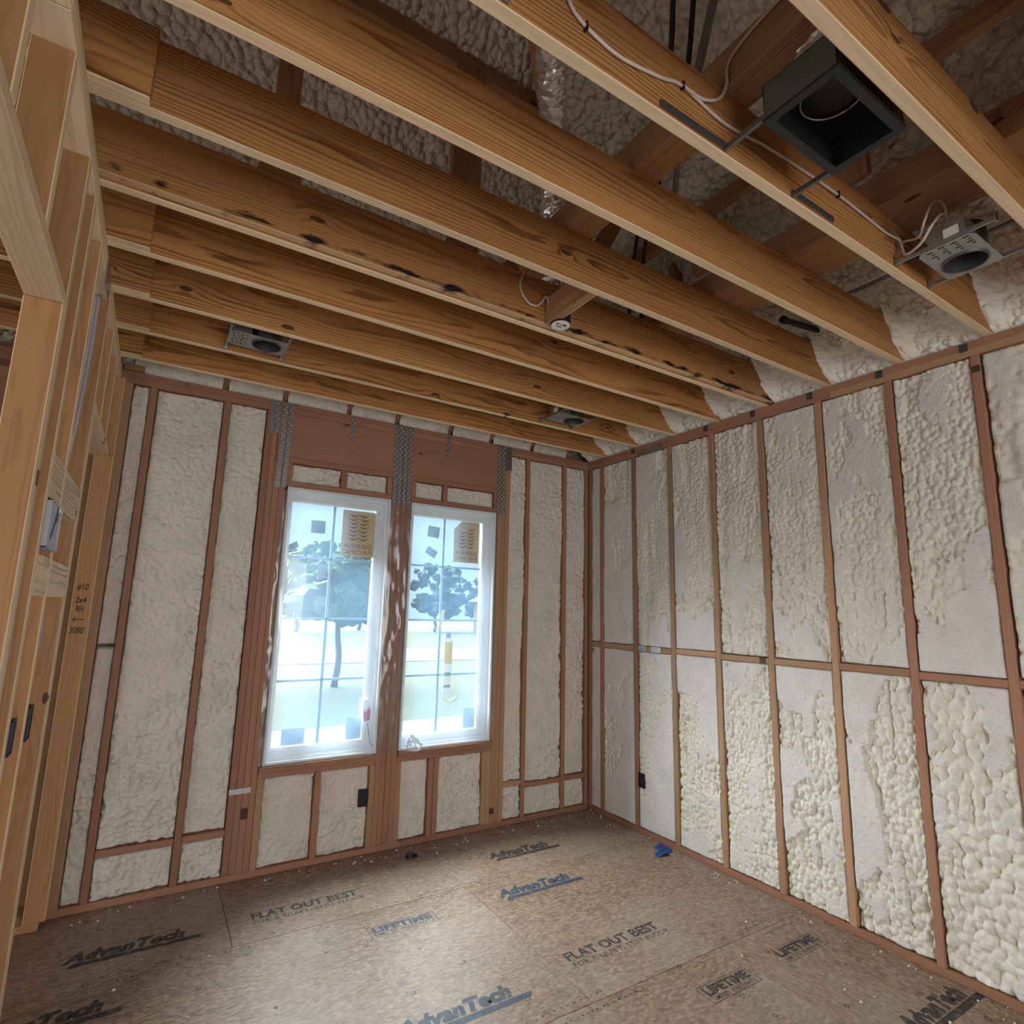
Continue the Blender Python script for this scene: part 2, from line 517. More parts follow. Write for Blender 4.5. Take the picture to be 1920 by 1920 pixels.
def board(name, lo, hi, mat, parent=None, bev=0.0025):
    """axis-aligned piece of lumber; local X runs along the grain, Y is the thickness"""
    lo, hi = np.minimum(lo, hi), np.maximum(lo, hi)
    d = hi - lo
    order = np.argsort(-d, kind='stable')          # longest, middle, thinnest
    ax = [order[0], order[2], order[1]]             # -> local X, Y, Z
    R = np.zeros((3, 3))
    for i, a in enumerate(ax):
        R[a, i] = 1.0
    if np.linalg.det(R) < 0:
        R[:, 1] *= -1
    me = box_mesh((d[ax[0]], d[ax[1]], d[ax[2]]), mat, min(bev, d.min() * 0.3))
    o = bpy.data.objects.new(name, me)
    link(o, parent)
    Mx = Matrix([[*R[i], (lo[i] + hi[i]) / 2] for i in range(3)] + [[0, 0, 0, 1]])
    if parent is not None:
        o.matrix_local = Mx
    else:
        o.matrix_world = Mx
    return o


def beam(name, p0, p1, th, wd, mat, parent=None, up=(0, 0, 1), bev=0.0025):
    """sloping piece of lumber from p0 to p1; wd measured along 'up'"""
    p0, p1 = Vector(p0), Vector(p1)
    x = (p1 - p0)
    L = x.length
    x.normalize()
    z = Vector(up) - x * x.dot(Vector(up))
    z.normalize()
    y = z.cross(x)
    me = box_mesh((L, th, wd), mat, bev)
    o = bpy.data.objects.new(name, me)
    link(o, parent)
    c = (p0 + p1) / 2
    o.matrix_local = Matrix(((x.x, y.x, z.x, c.x), (x.y, y.y, z.y, c.y), (x.z, y.z, z.z, c.z), (0, 0, 0, 1)))
    return o


def add_box(bm, lo, hi):
    r = bmesh.ops.create_cube(bm, size=1.0)
    for v in r['verts']:
        v.co = Vector([lo[i] + (v.co[i] + 0.5) * (hi[i] - lo[i]) for i in range(3)])
    return r['verts']


def add_cyl(bm, c, r, h, seg=24, axis='Z', r2=None):
    g = bmesh.ops.create_cone(bm, cap_ends=True, segments=seg, radius1=r, radius2=r if r2 is None else r2, depth=h)
    rot = {'Z': Matrix(), 'X': Matrix.Rotation(math.pi / 2, 4, 'Y'), 'Y': Matrix.Rotation(math.pi / 2, 4, 'X')}[axis]
    bmesh.ops.transform(bm, matrix=Matrix.Translation(c) @ rot, verts=g['verts'])
    return g['verts']


def catmull(pts, step=0.02):
    P = [np.array(q, float) for q in pts]
    P = [2 * P[0] - P[1]] + P + [2 * P[-1] - P[-2]]
    out = []
    for i in range(1, len(P) - 2):
        a, b_, c, d = P[i - 1], P[i], P[i + 1], P[i + 2]
        nseg = max(2, int(np.linalg.norm(c - b_) / step))
        for k in range(nseg):
            t = k / nseg
            out.append(0.5 * (2 * b_ + (c - a) * t + (2 * a - 5 * b_ + 4 * c - d) * t * t + (3 * b_ - a - 3 * c + d) * t ** 3))
    out.append(P[-2])
    return np.array(out)


def tube(name, pts, rad, mat, parent=None, seg=8, step=0.03, flat=1.0, rfun=None, flatdir=(0, 1, 0)):
    C = catmull(pts, step)
    T = np.gradient(C, axis=0)
    T /= np.linalg.norm(T, axis=1)[:, None] + 1e-9
    ref = np.array(flatdir, float)
    V = []
    for i, (c, t) in enumerate(zip(C, T)):
        a = ref - t * ref.dot(t)
        if np.linalg.norm(a) < 1e-3:
            a = np.array([1.0, 0, 0]) - t * t[0]
        a /= np.linalg.norm(a)
        b_ = np.cross(t, a)
        for k in range(seg):
            an = 2 * math.pi * k / seg
            rr = rad if rfun is None else rfun(i, k, an, c)
            V.append(c + rr * (math.cos(an) * a * flat + math.sin(an) * b_))
    F = []
    n_ = len(C)
    for i in range(n_ - 1):
        for k in range(seg):
            k2 = (k + 1) % seg
            F.append((i * seg + k, i * seg + k2, (i + 1) * seg + k2, (i + 1) * seg + k))
    F.append(tuple(range(seg))[::-1])
    F.append(tuple((n_ - 1) * seg + k for k in range(seg)))
    me = bpy.data.meshes.new(name)
    me.from_pydata([tuple(v) for v in V], [], F)
    for p in me.polygons:
        p.use_smooth = len(p.vertices) == 4
    me.update()
    return mesh_obj(name, me, mat, parent)


def text_mesh(s, bold=0.0, shear=0.0, spacing=1.0):
    cu = bpy.data.curves.new('lettering', 'FONT')
    cu.body = s
    cu.size = 1.0
    cu.offset = bold
    cu.shear = shear
    cu.space_character = spacing
    cu.resolution_u = 3
    o = bpy.data.objects.new('lettering', cu)
    COL.objects.link(o)
    dg = bpy.context.evaluated_depsgraph_get()
    me = bpy.data.meshes.new_from_object(o.evaluated_get(dg))
    bpy.data.objects.remove(o)
    bpy.data.curves.remove(cu)
    me.materials.clear()
    return me


def fit_text(s, x0, x1, y0, y1, bold=0.0, shear=0.0, spacing=1.0):
    """lettering stretched into the rectangle x0..x1, y0..y1 (flat, z=0), as vertex and face lists"""
    me = text_mesh(s, bold, shear, spacing)
    V = np.array([v.co[:] for v in me.vertices])
    F = [tuple(p.vertices) for p in me.polygons]
    bpy.data.meshes.remove(me)
    lo, hi = V.min(0), V.max(0)
    V[:, 0] = x0 + (V[:, 0] - lo[0]) / (hi[0] - lo[0]) * (x1 - x0)
    V[:, 1] = y0 + (V[:, 1] - lo[1]) / (hi[1] - lo[1]) * (y1 - y0)
    V[:, 2] = 0
    return V, F


def merge(parts):
    VV, FF, k = [], [], 0
    for V, F in parts:
        VV.append(np.asarray(V, float))
        FF += [tuple(i + k for i in f) for f in F]
        k += len(V)
    return np.vstack(VV), FF


def rect(x0, x1, y0, y1, sk=0.0):
    return np.array([(x0, y0, 0), (x1, y0, 0), (x1 + sk, y1, 0), (x0 + sk, y1, 0)], float), [(0, 1, 2, 3)]


def flat_obj(name, VF, mat, parent, fn):
    """place flat artwork with fn(array Nx3) -> world"""
    V, F = VF
    W = fn(V)
    me = bpy.data.meshes.new(name)
    me.from_pydata([tuple(v) for v in W], [], F)
    me.update()
    return mesh_obj(name, me, mat, parent)


# ------------------------------------------------------------------ noise for the foam
def vnoise(x, y, seed=0):
    r = np.random.default_rng(seed)
    T = r.random((256, 256))
    xi, yi = np.floor(x).astype(int), np.floor(y).astype(int)
    fx, fy = x - xi, y - yi
    fx = fx * fx * (3 - 2 * fx); fy = fy * fy * (3 - 2 * fy)
    g = lambda i, j: T[(xi + i) & 255, (yi + j) & 255]
    return (g(0, 0) * (1 - fx) + g(1, 0) * fx) * (1 - fy) + (g(0, 1) * (1 - fx) + g(1, 1) * fx) * fy


def fbm(x, y, seed=0, oct=4):
    s, a, t = 0, 1.0, 0
    for k in range(oct):
        s = s + a * vnoise(x * 2 ** k, y * 2 ** k, seed + k)
        t += a
        a *= 0.5
    return s / t


def bubbles(x, y, cell, seed=0, aniso=1.0):
    """rounded lumps: 1 at the top of a blob, 0 in the crease"""
    r = np.random.default_rng(seed)
    J = r.random((128, 128, 3))
    u, v = x / cell, y / (cell * aniso)
    ui, vi = np.floor(u).astype(int), np.floor(v).astype(int)
    best = np.full(x.shape, -9.0)
    for i in (-1, 0, 1):
        for j in (-1, 0, 1):
            c = J[(ui + i) & 127, (vi + j) & 127]
            dx = u - (ui + i + c[..., 0]); dy = v - (vi + j + c[..., 1])
            rad = 0.55 + 0.45 * c[..., 2]
            hh = rad * (1 - (dx * dx + dy * dy) / (rad * rad))
            best = np.maximum(best, hh)
    return np.clip(best, -0.5, 1.0)


def grid_obj(name, P, mat, parent, cut=None, smooth=True):
    """P: (nu, nv, 3) vertex grid"""
    nu, nv = P.shape[:2]
    idx = np.arange(nu * nv).reshape(nu, nv)
    q = np.stack([idx[:-1, :-1], idx[1:, :-1], idx[1:, 1:], idx[:-1, 1:]], -1).reshape(-1, 4)
    me = bpy.data.meshes.new(name)
    me.vertices.add(nu * nv)
    me.vertices.foreach_set('co', P.reshape(-1).astype(np.float32))
    me.loops.add(q.size)
    me.loops.foreach_set('vertex_index', q.reshape(-1).astype(np.int32))
    me.polygons.add(len(q))
    me.polygons.foreach_set('loop_start', (np.arange(len(q)) * 4).astype(np.int32))
    if smooth:
        me.polygons.foreach_set('use_smooth', np.ones(len(q), dtype=bool))
    me.update(calc_edges=True)
    if cut is not None:
        at = me.attributes.new('cut', 'FLOAT', 'POINT')
        at.data.foreach_set('value', cut.reshape(-1).astype(np.float32))
    return mesh_obj(name, me, mat, parent)


def foam_panel(name, parent, org, uv, vv, nv, ul, vl, res, hfun, mat, ragged=0.006, seed=0):
    """foam filling one stud cavity; hfun(u, v) -> (height along the normal, cut mask)"""
    nu, nn = max(4, int(ul / res)), max(4, int(vl / res))
    u = np.linspace(0, ul, nu); v = np.linspace(0, vl, nn)
    U, V = np.meshgrid(u, v, indexing='ij')
    h, cut = hfun(U, V)
    # the rim dips back against the lumber so the piece has a rounded edge
    e = np.minimum(np.minimum(U, ul - U), np.minimum(V, vl - V))
    w = 0.004 + ragged * 1.6 * fbm(U * 9 + seed, V * 9, 900 + seed, 3)
    dip = np.clip(1 - e / w, 0, 1)
    h = h - 0.05 * dip ** 2
    cut = np.where(dip > 0.2, 0.0, cut)
    org, uv, vv, nv = (np.array(a, float) for a in (org, uv, vv, nv))
    P = org + U[..., None] * uv + V[..., None] * vv + h[..., None] * nv
    return grid_obj(name, P, mat, parent, cut)


# ================================================================== FLOOR
floor = struct(bm_obj('floor', (lambda bm: (add_box(bm, (-7.0, -7.0, -0.30), (0.14, 0.14, -0.0185)), bm)[1])(bmesh.new()), 'sheath'))
rows = [(0.14, -0.742, [-0.745, -2.865, -5.3]), (-0.742, -1.942, [-1.577, -4.015]), (-1.942, -3.145, [-0.745, -3.18, -5.6]),
        (-3.145, -4.35, [-1.577, -4.015]), (-4.35, -7.0, [-0.745, -3.18, -5.6])]
panels = []
for ya, yb, js in rows:
    xs_ = [0.14] + js + [-7.0]
    for a, c in zip(xs_[:-1], xs_[1:]):
        o = board('subfloor_panel', (c + 0.0012, yb + 0.0012, -0.0185), (a - 0.0012, ya - 0.0012, 0.0), 'floor', floor, bev=0.0012)
        panels.append((c, a, yb, ya, o))


def panel_at(x, y):
    for c, a, yb, ya, o in panels:
        if c <= x <= a and yb <= y <= ya:
            return o
    return panels[0][4]


def floor_print(name, VF, mat, x, y):
    par = panel_at(x, y)
    inv = par.matrix_basis.inverted()

    def fn(V):
        W = V + np.array([x, y, 0.0006])
        return np.array([inv @ Vector(w) for w in W])
    return flat_obj(name, VF, mat, par, fn)


def advantech(x0, x1, yb, ink):
    Lx = x1 - x0
    A = fit_text('AdvanTech', 0.0, Lx * 0.90, 0.024, 0.118, bold=0.062, shear=0.30, spacing=1.06)
    B = rect(0.025, Lx, -0.016, 0.019, 0.02)
    floor_print('printed_lettering', merge([A, B]), ink, x0, yb)
    R_ = fit_text('®', Lx * 0.945, Lx * 0.965, 0.05, 0.066)
    floor_print('printed_lettering', R_, ink, x0, yb)


advantech(-3.56, -3.0, -0.550, 'ink')
advantech(-1.25, -0.70, -0.512, 'ink')
advantech(-1.46, -0.875, -0.995, 'ink_blue')
advantech(-3.90, -3.315, -0.995, 'ink')
advantech(-2.385, -1.785, -1.760, 'ink_blue')
advantech(-0.55, 0.0, -2.78, 'ink')


def flatout(x0, y, w):
    A = fit_text('FLAT OUT BEST', 0.0, w * 0.96, 0.0, 0.070, bold=0.032, spacing=1.02)
    B = fit_text('FOR A QUIET, STIFF FLOOR', 0.0, w, -0.058, -0.016, bold=0.008, spacing=1.1)
    C_ = rect(w * 0.93, w * 1.0, 0.068, 0.072)
    floor_print('printed_lettering', merge([A, B, C_]), 'ink', x0, y)


flatout(-2.745, -0.525, 0.60)
flatout(-1.485, -1.660, 0.64)


def lifetime(x0, y0, w, h, ink):
    fr = []
    t = 0.0035
    fr += [rect(0, w, 0, t), rect(0, w, h - t, h), rect(0, t, 0, h), rect(w - t, w, 0, h)]
    A = fit_text('LIFETIME', 0.02, w - 0.02, 0.044, h - 0.012, bold=0.05)
    B = fit_text('LIMITED WARRANTY', 0.02, w - 0.02, 0.011, 0.036, bold=0.012)
    floor_print('printed_lettering', merge(fr + [A, B]), ink, x0, y0)


lifetime(-2.245, -1.010, 0.375, 0.108, 'ink_blue')
lifetime(-1.118, -2.215, 0.335, 0.112, 'ink')
lifetime(-0.560, -2.200, 0.365, 0.112, 'ink')
# printed nailing marks and broken guide lines
ring_v = []
for x in np.arange(-3.45, -0.05, 0.4064):
    for y in np.arange(-3.0, -0.1, 0.1524):
        if random.random() < 0.55:
            cx_, cy_ = x + random.uniform(-0.06, 0.06), y + random.uniform(-0.03, 0.03)
            r0, nn = random.uniform(0.0115, 0.0160), random.choice((4, 6, 10))
            V, F = [], []
            for k in range(nn):
                a = 2 * math.pi * k / nn + 0.4
                V += [(cx_ + r0 * math.cos(a), cy_ + r0 * math.sin(a), 0.0007), (cx_ + (r0 - 0.0046) * math.cos(a), cy_ + (r0 - 0.0046) * math.sin(a), 0.0007)]
            for k in range(nn):
                j = (k + 1) % nn
                F.append((2 * k, 2 * j, 2 * j + 1, 2 * k + 1))
            ring_v.append((np.array(V), F))
o = flat_obj('nailing_mark', merge(ring_v), 'ink_mark', floor, lambda V: V)
o['kind'] = 'stuff'
dash = []
for yy in (-0.715, -0.775, -1.905, -1.985, -1.15, -1.42):
    x = -3.4
    while x < -0.1:
        wq = random.uniform(0.004, 0.016)
        if math.sin(x * 3 + yy * 9) > -0.35:
            hq = random.uniform(0.004, 0.011) if yy > -1.1 or yy < -1.6 else 0.0025
            dash.append(rect(x, x + wq, yy, yy + hq))
        x += wq + random.uniform(0.005, 0.03)
V, F = merge(dash)
V[:, 2] = 0.0007
o = flat_obj('guide_print', (V, F), 'ink_mark', floor, lambda V: V)
o['kind'] = 'stuff'

# ================================================================== RIGHT WALL (foam between studs)
wall_r = struct(bm_obj('wall_right', (lambda bm: (add_box(bm, (0.14, -7.0, 0.0), (0.16, 0.16, H + 0.12)), bm)[1])(bmesh.new()), 'sheath'))
D6 = 5.5 * IN
T2 = 1.5 * IN
board('bottom_plate', (0, -7.0, 0.0), (D6, 0.0, T2), 'stud', wall_r)
for a, c in ((-2.30, 0.14), (-7.0, -2.302)):
    board('top_plate', (0, a, TP), (D6, c, TP + T2), 'stud_tan' if a < -3 else 'stud', wall_r)
for a, c in ((-0.99, 0.14), (-4.6, -0.992), (-7.0, -4.602)):
    board('top_plate', (0, a, TP + T2), (D6, c, H), 'stud', wall_r)
ys_r = [-0.183] + [-(0.596 + SY * k) for k in range(10)]
smats = ['stud', 'stud', 'stud_tan', 'stud_tan', 'stud_tan', 'stud_tan', 'stud', 'stud', 'stud', 'stud', 'stud']
for k, y in enumerate(ys_r):
    board('stud', (0, y - T2 / 2, T2), (D6, y + T2 / 2, TP), smats[k], wall_r)
board('stud', (0, -0.040, T2), (D6, -0.002, TP), 'stud', wall_r)
edges = [-0.040] + ys_r
shave_up = [0.85, 0.50, 0.30, 0.32, 0.06, 0.15, 0.24, 0.30, 0.14, 0.2, 0.2]
shave_lo = [0.90, 0.72, 0.55, 0.42, 0.05, 0.32, 0.34, 0.10, 0.10, 0.2, 0.2]
ZB = 1.392
for k in range(len(edges) - 1):
    y1 = edges[k] - (T2 / 2 if k else 0.0)
    y0 = edges[k + 1] + T2 / 2
    w = y1 - y0
    if k < 9:
        zb = ZB + random.uniform(-0.006, 0.006)
        board('blocking', (0.001, y0, zb - T2 / 2), (D6, y1, zb + T2 / 2), 'stud_tan' if k < 6 else 'stud', wall_r)
        spans = [(zb + T2 / 2, TP, shave_up[k]), (T2, zb - T2 / 2, shave_lo[k])]
    else:
        spans = [(T2, TP, shave_up[k])]
    for si, (z0, z1, bz) in enumerate(spans):
        sd = k * 7 + si * 3 + 5

        def hf(U, V, sd=sd, bz=bz, k=k, si=si, ll=z1 - z0):
            cell = (0.0145 + 0.0012 * min(k, 8)) if si == 0 else (0.016 + 0.0014 * min(k, 8) + (0.007 if k >= 7 else 0.0))
            wx = U + 0.010 * (fbm(U * 18, V * 18, sd + 40) - 0.5)
            wy = V + 0.022 * (fbm(U * 12, V * 12, sd + 60) - 0.5)
            big = fbm(U * 3.2 + sd, V * 2.0, sd, 3)
            big = (big - big.min()) / (big.max() - big.min())
            near = np.clip(1 - (V if si == 0 else ll - V) / 0.30, 0, 1)       # flush next to the mid blocking
            big = big + 0.38 * near + 0.42 * (fbm(U * 17, V * 9, sd + 9, 4) - 0.5)
            t0 = float(np.quantile(big, 1 - bz))
            raised = np.clip((big - t0) / 0.07 + 0.5, 0, 1)
            streak = fbm(U * 13 + sd, V * 1.3, sd + 9, 3) - 0.5
            lump = bubbles(wx, wy, cell, sd, 1.3)
            lump2 = bubbles(wx + 3, wy + 5, cell * 0.55, sd + 2, 1.2)
            amp = 0.006 + cell * 0.55
            L = -0.006 - amp + 0.034 * streak + 0.02 * (fbm(U * 5, V * 5, sd + 33, 3) - 0.5) + amp * lump + 0.004 * lump2 + (0.012 + amp * 1.5) * raised
            groove = np.clip(np.abs(fbm(U * 6 + 2 * sd, V * 0.8, sd + 15, 2) - 0.5) * 34, 0, 1)
            L = L - 0.016 * (1 - groove) * np.clip(vnoise(U * 2 + sd, V * 3, sd + 17) * 2 - 0.7, 0, 1)
            pit = np.clip(bubbles(U + 9, V + 2, 0.03, sd + 71) - 0.55, 0, 1) * (vnoise(U * 60, V * 60, sd + 72) > 0.72)
            knife = fbm((U + V * 0.8) * 55, (V - U) * 3, sd + 74, 2) - 0.5
            flush = -0.004 + 0.0035 * (fbm(U * 30, V * 30, sd + 4, 3) - 0.5) + 0.003 * knife - 0.010 * pit
            cut = np.clip((L - flush) * 900, 0, 1)
            return np.clip(np.minimum(L, flush), -0.075, 0.0), cut
        foam_panel('spray_foam', wall_r, (0.0, y0, z0), (0, 1, 0), (0, 0, 1), (-1, 0, 0), w, z1 - z0,
                   0.0065 if k < 2 else 0.0052 if k < 8 else 0.012, hf, 'foam', seed=sd)
# steel nail plates and hurricane clips
for (y0, y1, z0, z1) in ((-0.725, -0.635, 1.368, 1.412), (-0.875, -0.775, 1.368, 1.412)):
    board('nail_plate', (-0.0025, y0, z0), (0.0, y1, z1), 'steel', wall_r, bev=0.0004)
board('nail_plate', (-0.0025, -0.935, 2.985), (0.0, -0.655, 3.045), 'steel', wall_r, bev=0.0004)
for y in (-0.60, -1.372, -1.77, -2.178, -2.59, -2.995):
    bm = bmesh.new()
    add_box(bm, (-0.003, y - 0.018, 3.03), (0.0, y + 0.018, 3.074))
    for q in range(4):
        add_cyl(bm, (-0.004, y - 0.009 + 0.018 * (q % 2), 3.040 + 0.022 * (q // 2)), 0.0045, 0.004, 8, 'X')
    bm_obj('hurricane_clip', bm, 'steel_dk', wall_r)

# ================================================================== WINDOW WALL
OUT = 0.14
W1 = (-2.677, -1.930)
W2 = (-1.765, -1.005)
WZ = (0.650, 2.475)
bm = bmesh.new()
for lo, hi in (((-7.0, 0), (W1[0], H + 0.12)), ((W1[1], 0), (W2[0], H + 0.12)), ((W2[1], 0), (0.16, H + 0.12)),
               ((W1[0], 0), (W1[1], WZ[0])), ((W1[0], WZ[1]), (W1[1], H + 0.12)), ((W2[0], 0), (W2[1], WZ[0])), ((W2[0], WZ[1]), (W2[1], H + 0.12))):
    add_box(bm, (lo[0], OUT, lo[1]), (hi[0], OUT + 0.02, hi[1]))
wall_b = struct(bm_obj('wall_back', bm, 'sheath'))


def bstud(x0, x1, z0, z1, mat='stud', name='stud', y=0.0):
    return board(name, (x0, y, z0), (x1, OUT, z1), mat, wall_b)


board('bottom_plate', (-7.0, 0, 0), (-1.70, OUT, T2), 'stud', wall_b)
board('bottom_plate', (-1.698, 0, 0), (-0.002, OUT, T2), 'stud', wall_b)
board('top_plate', (-7.0, 0, TP), (-2.20, OUT, TP + T2), 'stud', wall_b)
board('top_plate', (-2.198, 0, TP), (-0.002, OUT, TP + T2), 'stud', wall_b)
board('top_plate', (-7.0, 0, TP + T2), (-3.35, OUT, H), 'stud', wall_b)
board('top_plate', (-3.348, 0, TP + T2), (-0.002, OUT, H), 'stud', wall_b)
bstud(-3.700, -3.634, T2, TP, 'stud_tan')
for xc in (-3.523, -3.103):
    bstud(xc - T2 / 2, xc + T2 / 2, T2, TP)
for xc in (-0.68, -0.275):
    bstud(xc - T2 / 2, xc + T2 / 2, T2, TP)
bstud(-0.040, -0.002, T2, TP)
for k in range(4):                                        # left trimmer pack
    bstud(-2.852 + k * 0.0388, -2.852 + k * 0.0388 + T2, T2, TP if k < 2 else 2.648, 'stud', y=(0, 0.003, 0, 0.004)[k])
for k in range(4):                                        # post between the windows
    bstud(-1.925 + k * 0.0388, -1.925 + k * 0.0388 + T2, T2, 2.648, 'stud', y=(0.0, 0.005, 0.002, 0.0)[k])
for k in range(3):                                        # right trimmer pack
    bstud(-0.986 + k * 0.0388, -0.986 + k * 0.0388 + T2, T2, TP if k > 0 else 2.648, 'stud_tan', y=(0, 0.003, 0)[k])
for x0 in (-2.696, -1.964, -1.770, -1.064, -1.025):       # jacks below the sills
    bstud(x0, x0 + T2, T2, 0.572, 'stud_tan')
# sills, heads, header and cripples
SILL = 0.610
board('sill_plate', (-2.696, -0.030, 0.610), (-1.927, OUT, 0.648), 'stud', wall_b)
board('sill_plate', (-1.770, -0.030, 0.610), (-0.988, OUT, 0.648), 'stud', wall_b)
board('sill_plate', (-2.696, 0.0, 0.572), (-1.927, OUT, 0.609), 'stud', wall_b)
board('sill_plate', (-1.770, 0.0, 0.572), (-0.988, OUT, 0.609), 'stud', wall_b)
board('header', (-2.772, 0.0, 2.688), (-1.852, 0.10, TP - 0.001), 'stud', wall_b)
board('header', (-1.850, 0.0, 2.688), (-0.950, 0.10, TP - 0.001), 'stud', wall_b)
board('header_plate', (-2.772, 0.0, 2.649), (-0.950, OUT, 2.687), 'stud', wall_b)
for xa, xb in ((-2.696, -1.927), (-1.770, -0.988)):
    board('head_plate', (xa, 0.0, 2.478), (xb, OUT, 2.516), 'stud', wall_b)
for x0 in (-2.696, -2.315, -1.965, -1.770, -1.499, -1.026):
    bstud(x0, x0 + T2, 2.517, 2.648, 'stud', 'cripple')
for x0 in (-2.335, -1.515, -1.474):
    bstud(x0, x0 + T2, T2, 0.571, 'stud', 'cripple')
# low blocking
board('blocking', (-3.502, 0.004, 0.260), (-3.124, OUT, 0.298), 'stud', wall_b)
board('blocking', (-3.082, 0.004, 0.262), (-2.853, OUT, 0.300), 'stud', wall_b)
board('blocking', (-0.870, 0.004, 0.282), (-0.700, OUT, 0.320), 'stud_tan', wall_b)
board('blocking', (-0.660, 0.004, 0.252), (-0.295, OUT, 0.290), 'stud', wall_b)
board('blocking', (-0.255, 0.004, 0.256), (-0.041, OUT, 0.294), 'stud', wall_b)


def back_hf(sd, rec, amp=0.008):
    def hf(U, V):
        wx = U + 0.03 * (fbm(U * 10, V * 10, sd + 40) - 0.5)
        wy = V + 0.03 * (fbm(U * 10, V * 10, sd + 60) - 0.5)
        big = fbm(U * 3 + sd, V * 2, sd, 3) - 0.5
        rope = 1 - np.abs(fbm(wx * 22, wy * 17, sd + 3, 3) - 0.5) * 3.2
        lump = bubbles(wx, wy, 0.028, sd, 1.0)
        patch = np.clip((fbm(U * 2.2 + sd, V * 1.7 + 3, sd + 21, 2) - 0.34) * 4.0, 0.3, 1.25)
        L = -rec + 0.03 * big + (amp * rope * 0.9 + amp * 1.0 * lump) * patch - amp * 1.5
        flush = -0.004 + 0 * L
        cut = np.clip((L - flush) * 900, 0, 1)
        return np.clip(np.minimum(L, flush), -0.06, 0), cut
    return hf


def bfoam(x0, x1, z0, z1, sd, rec=0.006, res=0.0062, amp=0.016):
    foam_panel('spray_foam', wall_b, (x0, 0.0, z0), (1, 0, 0), (0, 0, 1), (0, -1, 0), x1 - x0, z1 - z0, res, back_hf(sd, rec, amp), 'foam_back', seed=sd)


bfoam(-3.634, -3.542, 1.415, TP, 1)
bfoam(-3.634, -3.542, T2, 1.400, 2)
bfoam(-3.504, -3.122, 0.298, TP, 3, 0.010)
bfoam(-3.504, -3.122, T2, 0.260, 4)
bfoam(-3.084, -2.853, 0.300, TP, 5, 0.008)
bfoam(-3.084, -2.853, T2, 0.262, 6)
bfoam(-2.658, -2.335, T2, 0.571, 7)
bfoam(-2.297, -1.964, T2, 0.571, 8)
bfoam(-1.732, -1.515, T2, 0.571, 9)
bfoam(-1.436, -1.064, T2, 0.571, 10)
bfoam(-2.658, -2.315, 2.517, 2.648, 11)
bfoam(-2.277, -1.965, 2.517, 2.648, 12)
bfoam(-1.732, -1.499, 2.517, 2.648, 13)
bfoam(-1.461, -1.026, 2.517, 2.648, 14)
bfoam(-0.870, -0.699, 0.320, TP, 15)
bfoam(-0.870, -0.699, T2, 0.282, 16)
bfoam(-0.661, -0.294, 0.290, TP, 17)
bfoam(-0.661, -0.294, T2, 0.252, 18)
bfoam(-0.256, -0.040, 0.294, TP, 19)
bfoam(-0.256, -0.040, T2, 0.256, 20)


def strap(x, z0, z1, w=0.031, lean=0.0, nails=True, y=-0.002):
    bm = bmesh.new()
    vs = add_box(bm, (-w / 2, -0.0015, z0), (w / 2, 0.0, z1))
    if nails:
        k, z = 0, z0 + 0.02
        while z < z1 - 0.01:
            g = bmesh.ops.create_icosphere(bm, subdivisions=1, radius=0.0088)
            for f_ in {f_ for v in g['verts'] for f_ in v.link_faces}:
                f_.material_index = 1; f_.smooth = True
            for v in g['verts']:
                v.co = Vector((v.co.x + (-1) ** k * w * 0.24, v.co.y * 0.75 - 0.002, v.co.z + z))
            k += 1
            z += 0.0215
    for v in bm.verts:
        v.co.x += x + lean * (v.co.z - z0)
        v.co.y += y
    o = bm_obj('tie_strap', bm, 'steel_strap', wall_b)
    o.data.materials.append(M['nail'])
    return o


strap(-2.820, 2.84, 3.068, nails=False)
strap(-2.786, 2.84, 3.070, nails=True)
strap(-2.748, 2.462, 3.068, lean=0.02, y=-0.004)
strap(-2.708, 2.462, 3.068, lean=0.02, y=-0.004)
for k in range(4):
    strap(-1.908 + k * 0.0385, 2.452, 3.070, lean=-0.012, y=-0.002)
strap(-0.985, 2.470, 3.066)
strap(-0.947, 2.470, 3.066)
strap(-0.906, 2.86, 3.066, nails=False)
strap(-0.876, 2.86, 3.066, nails=False)
strap(-2.258, 2.872, 3.062, w=0.026)
strap(-1.472, 2.880, 3.060, w=0.026)
board('nail_plate', (-2.856, -0.003, 0.500), (-2.730, -0.0005, 0.532), 'steel', wall_b, bev=0.0004)


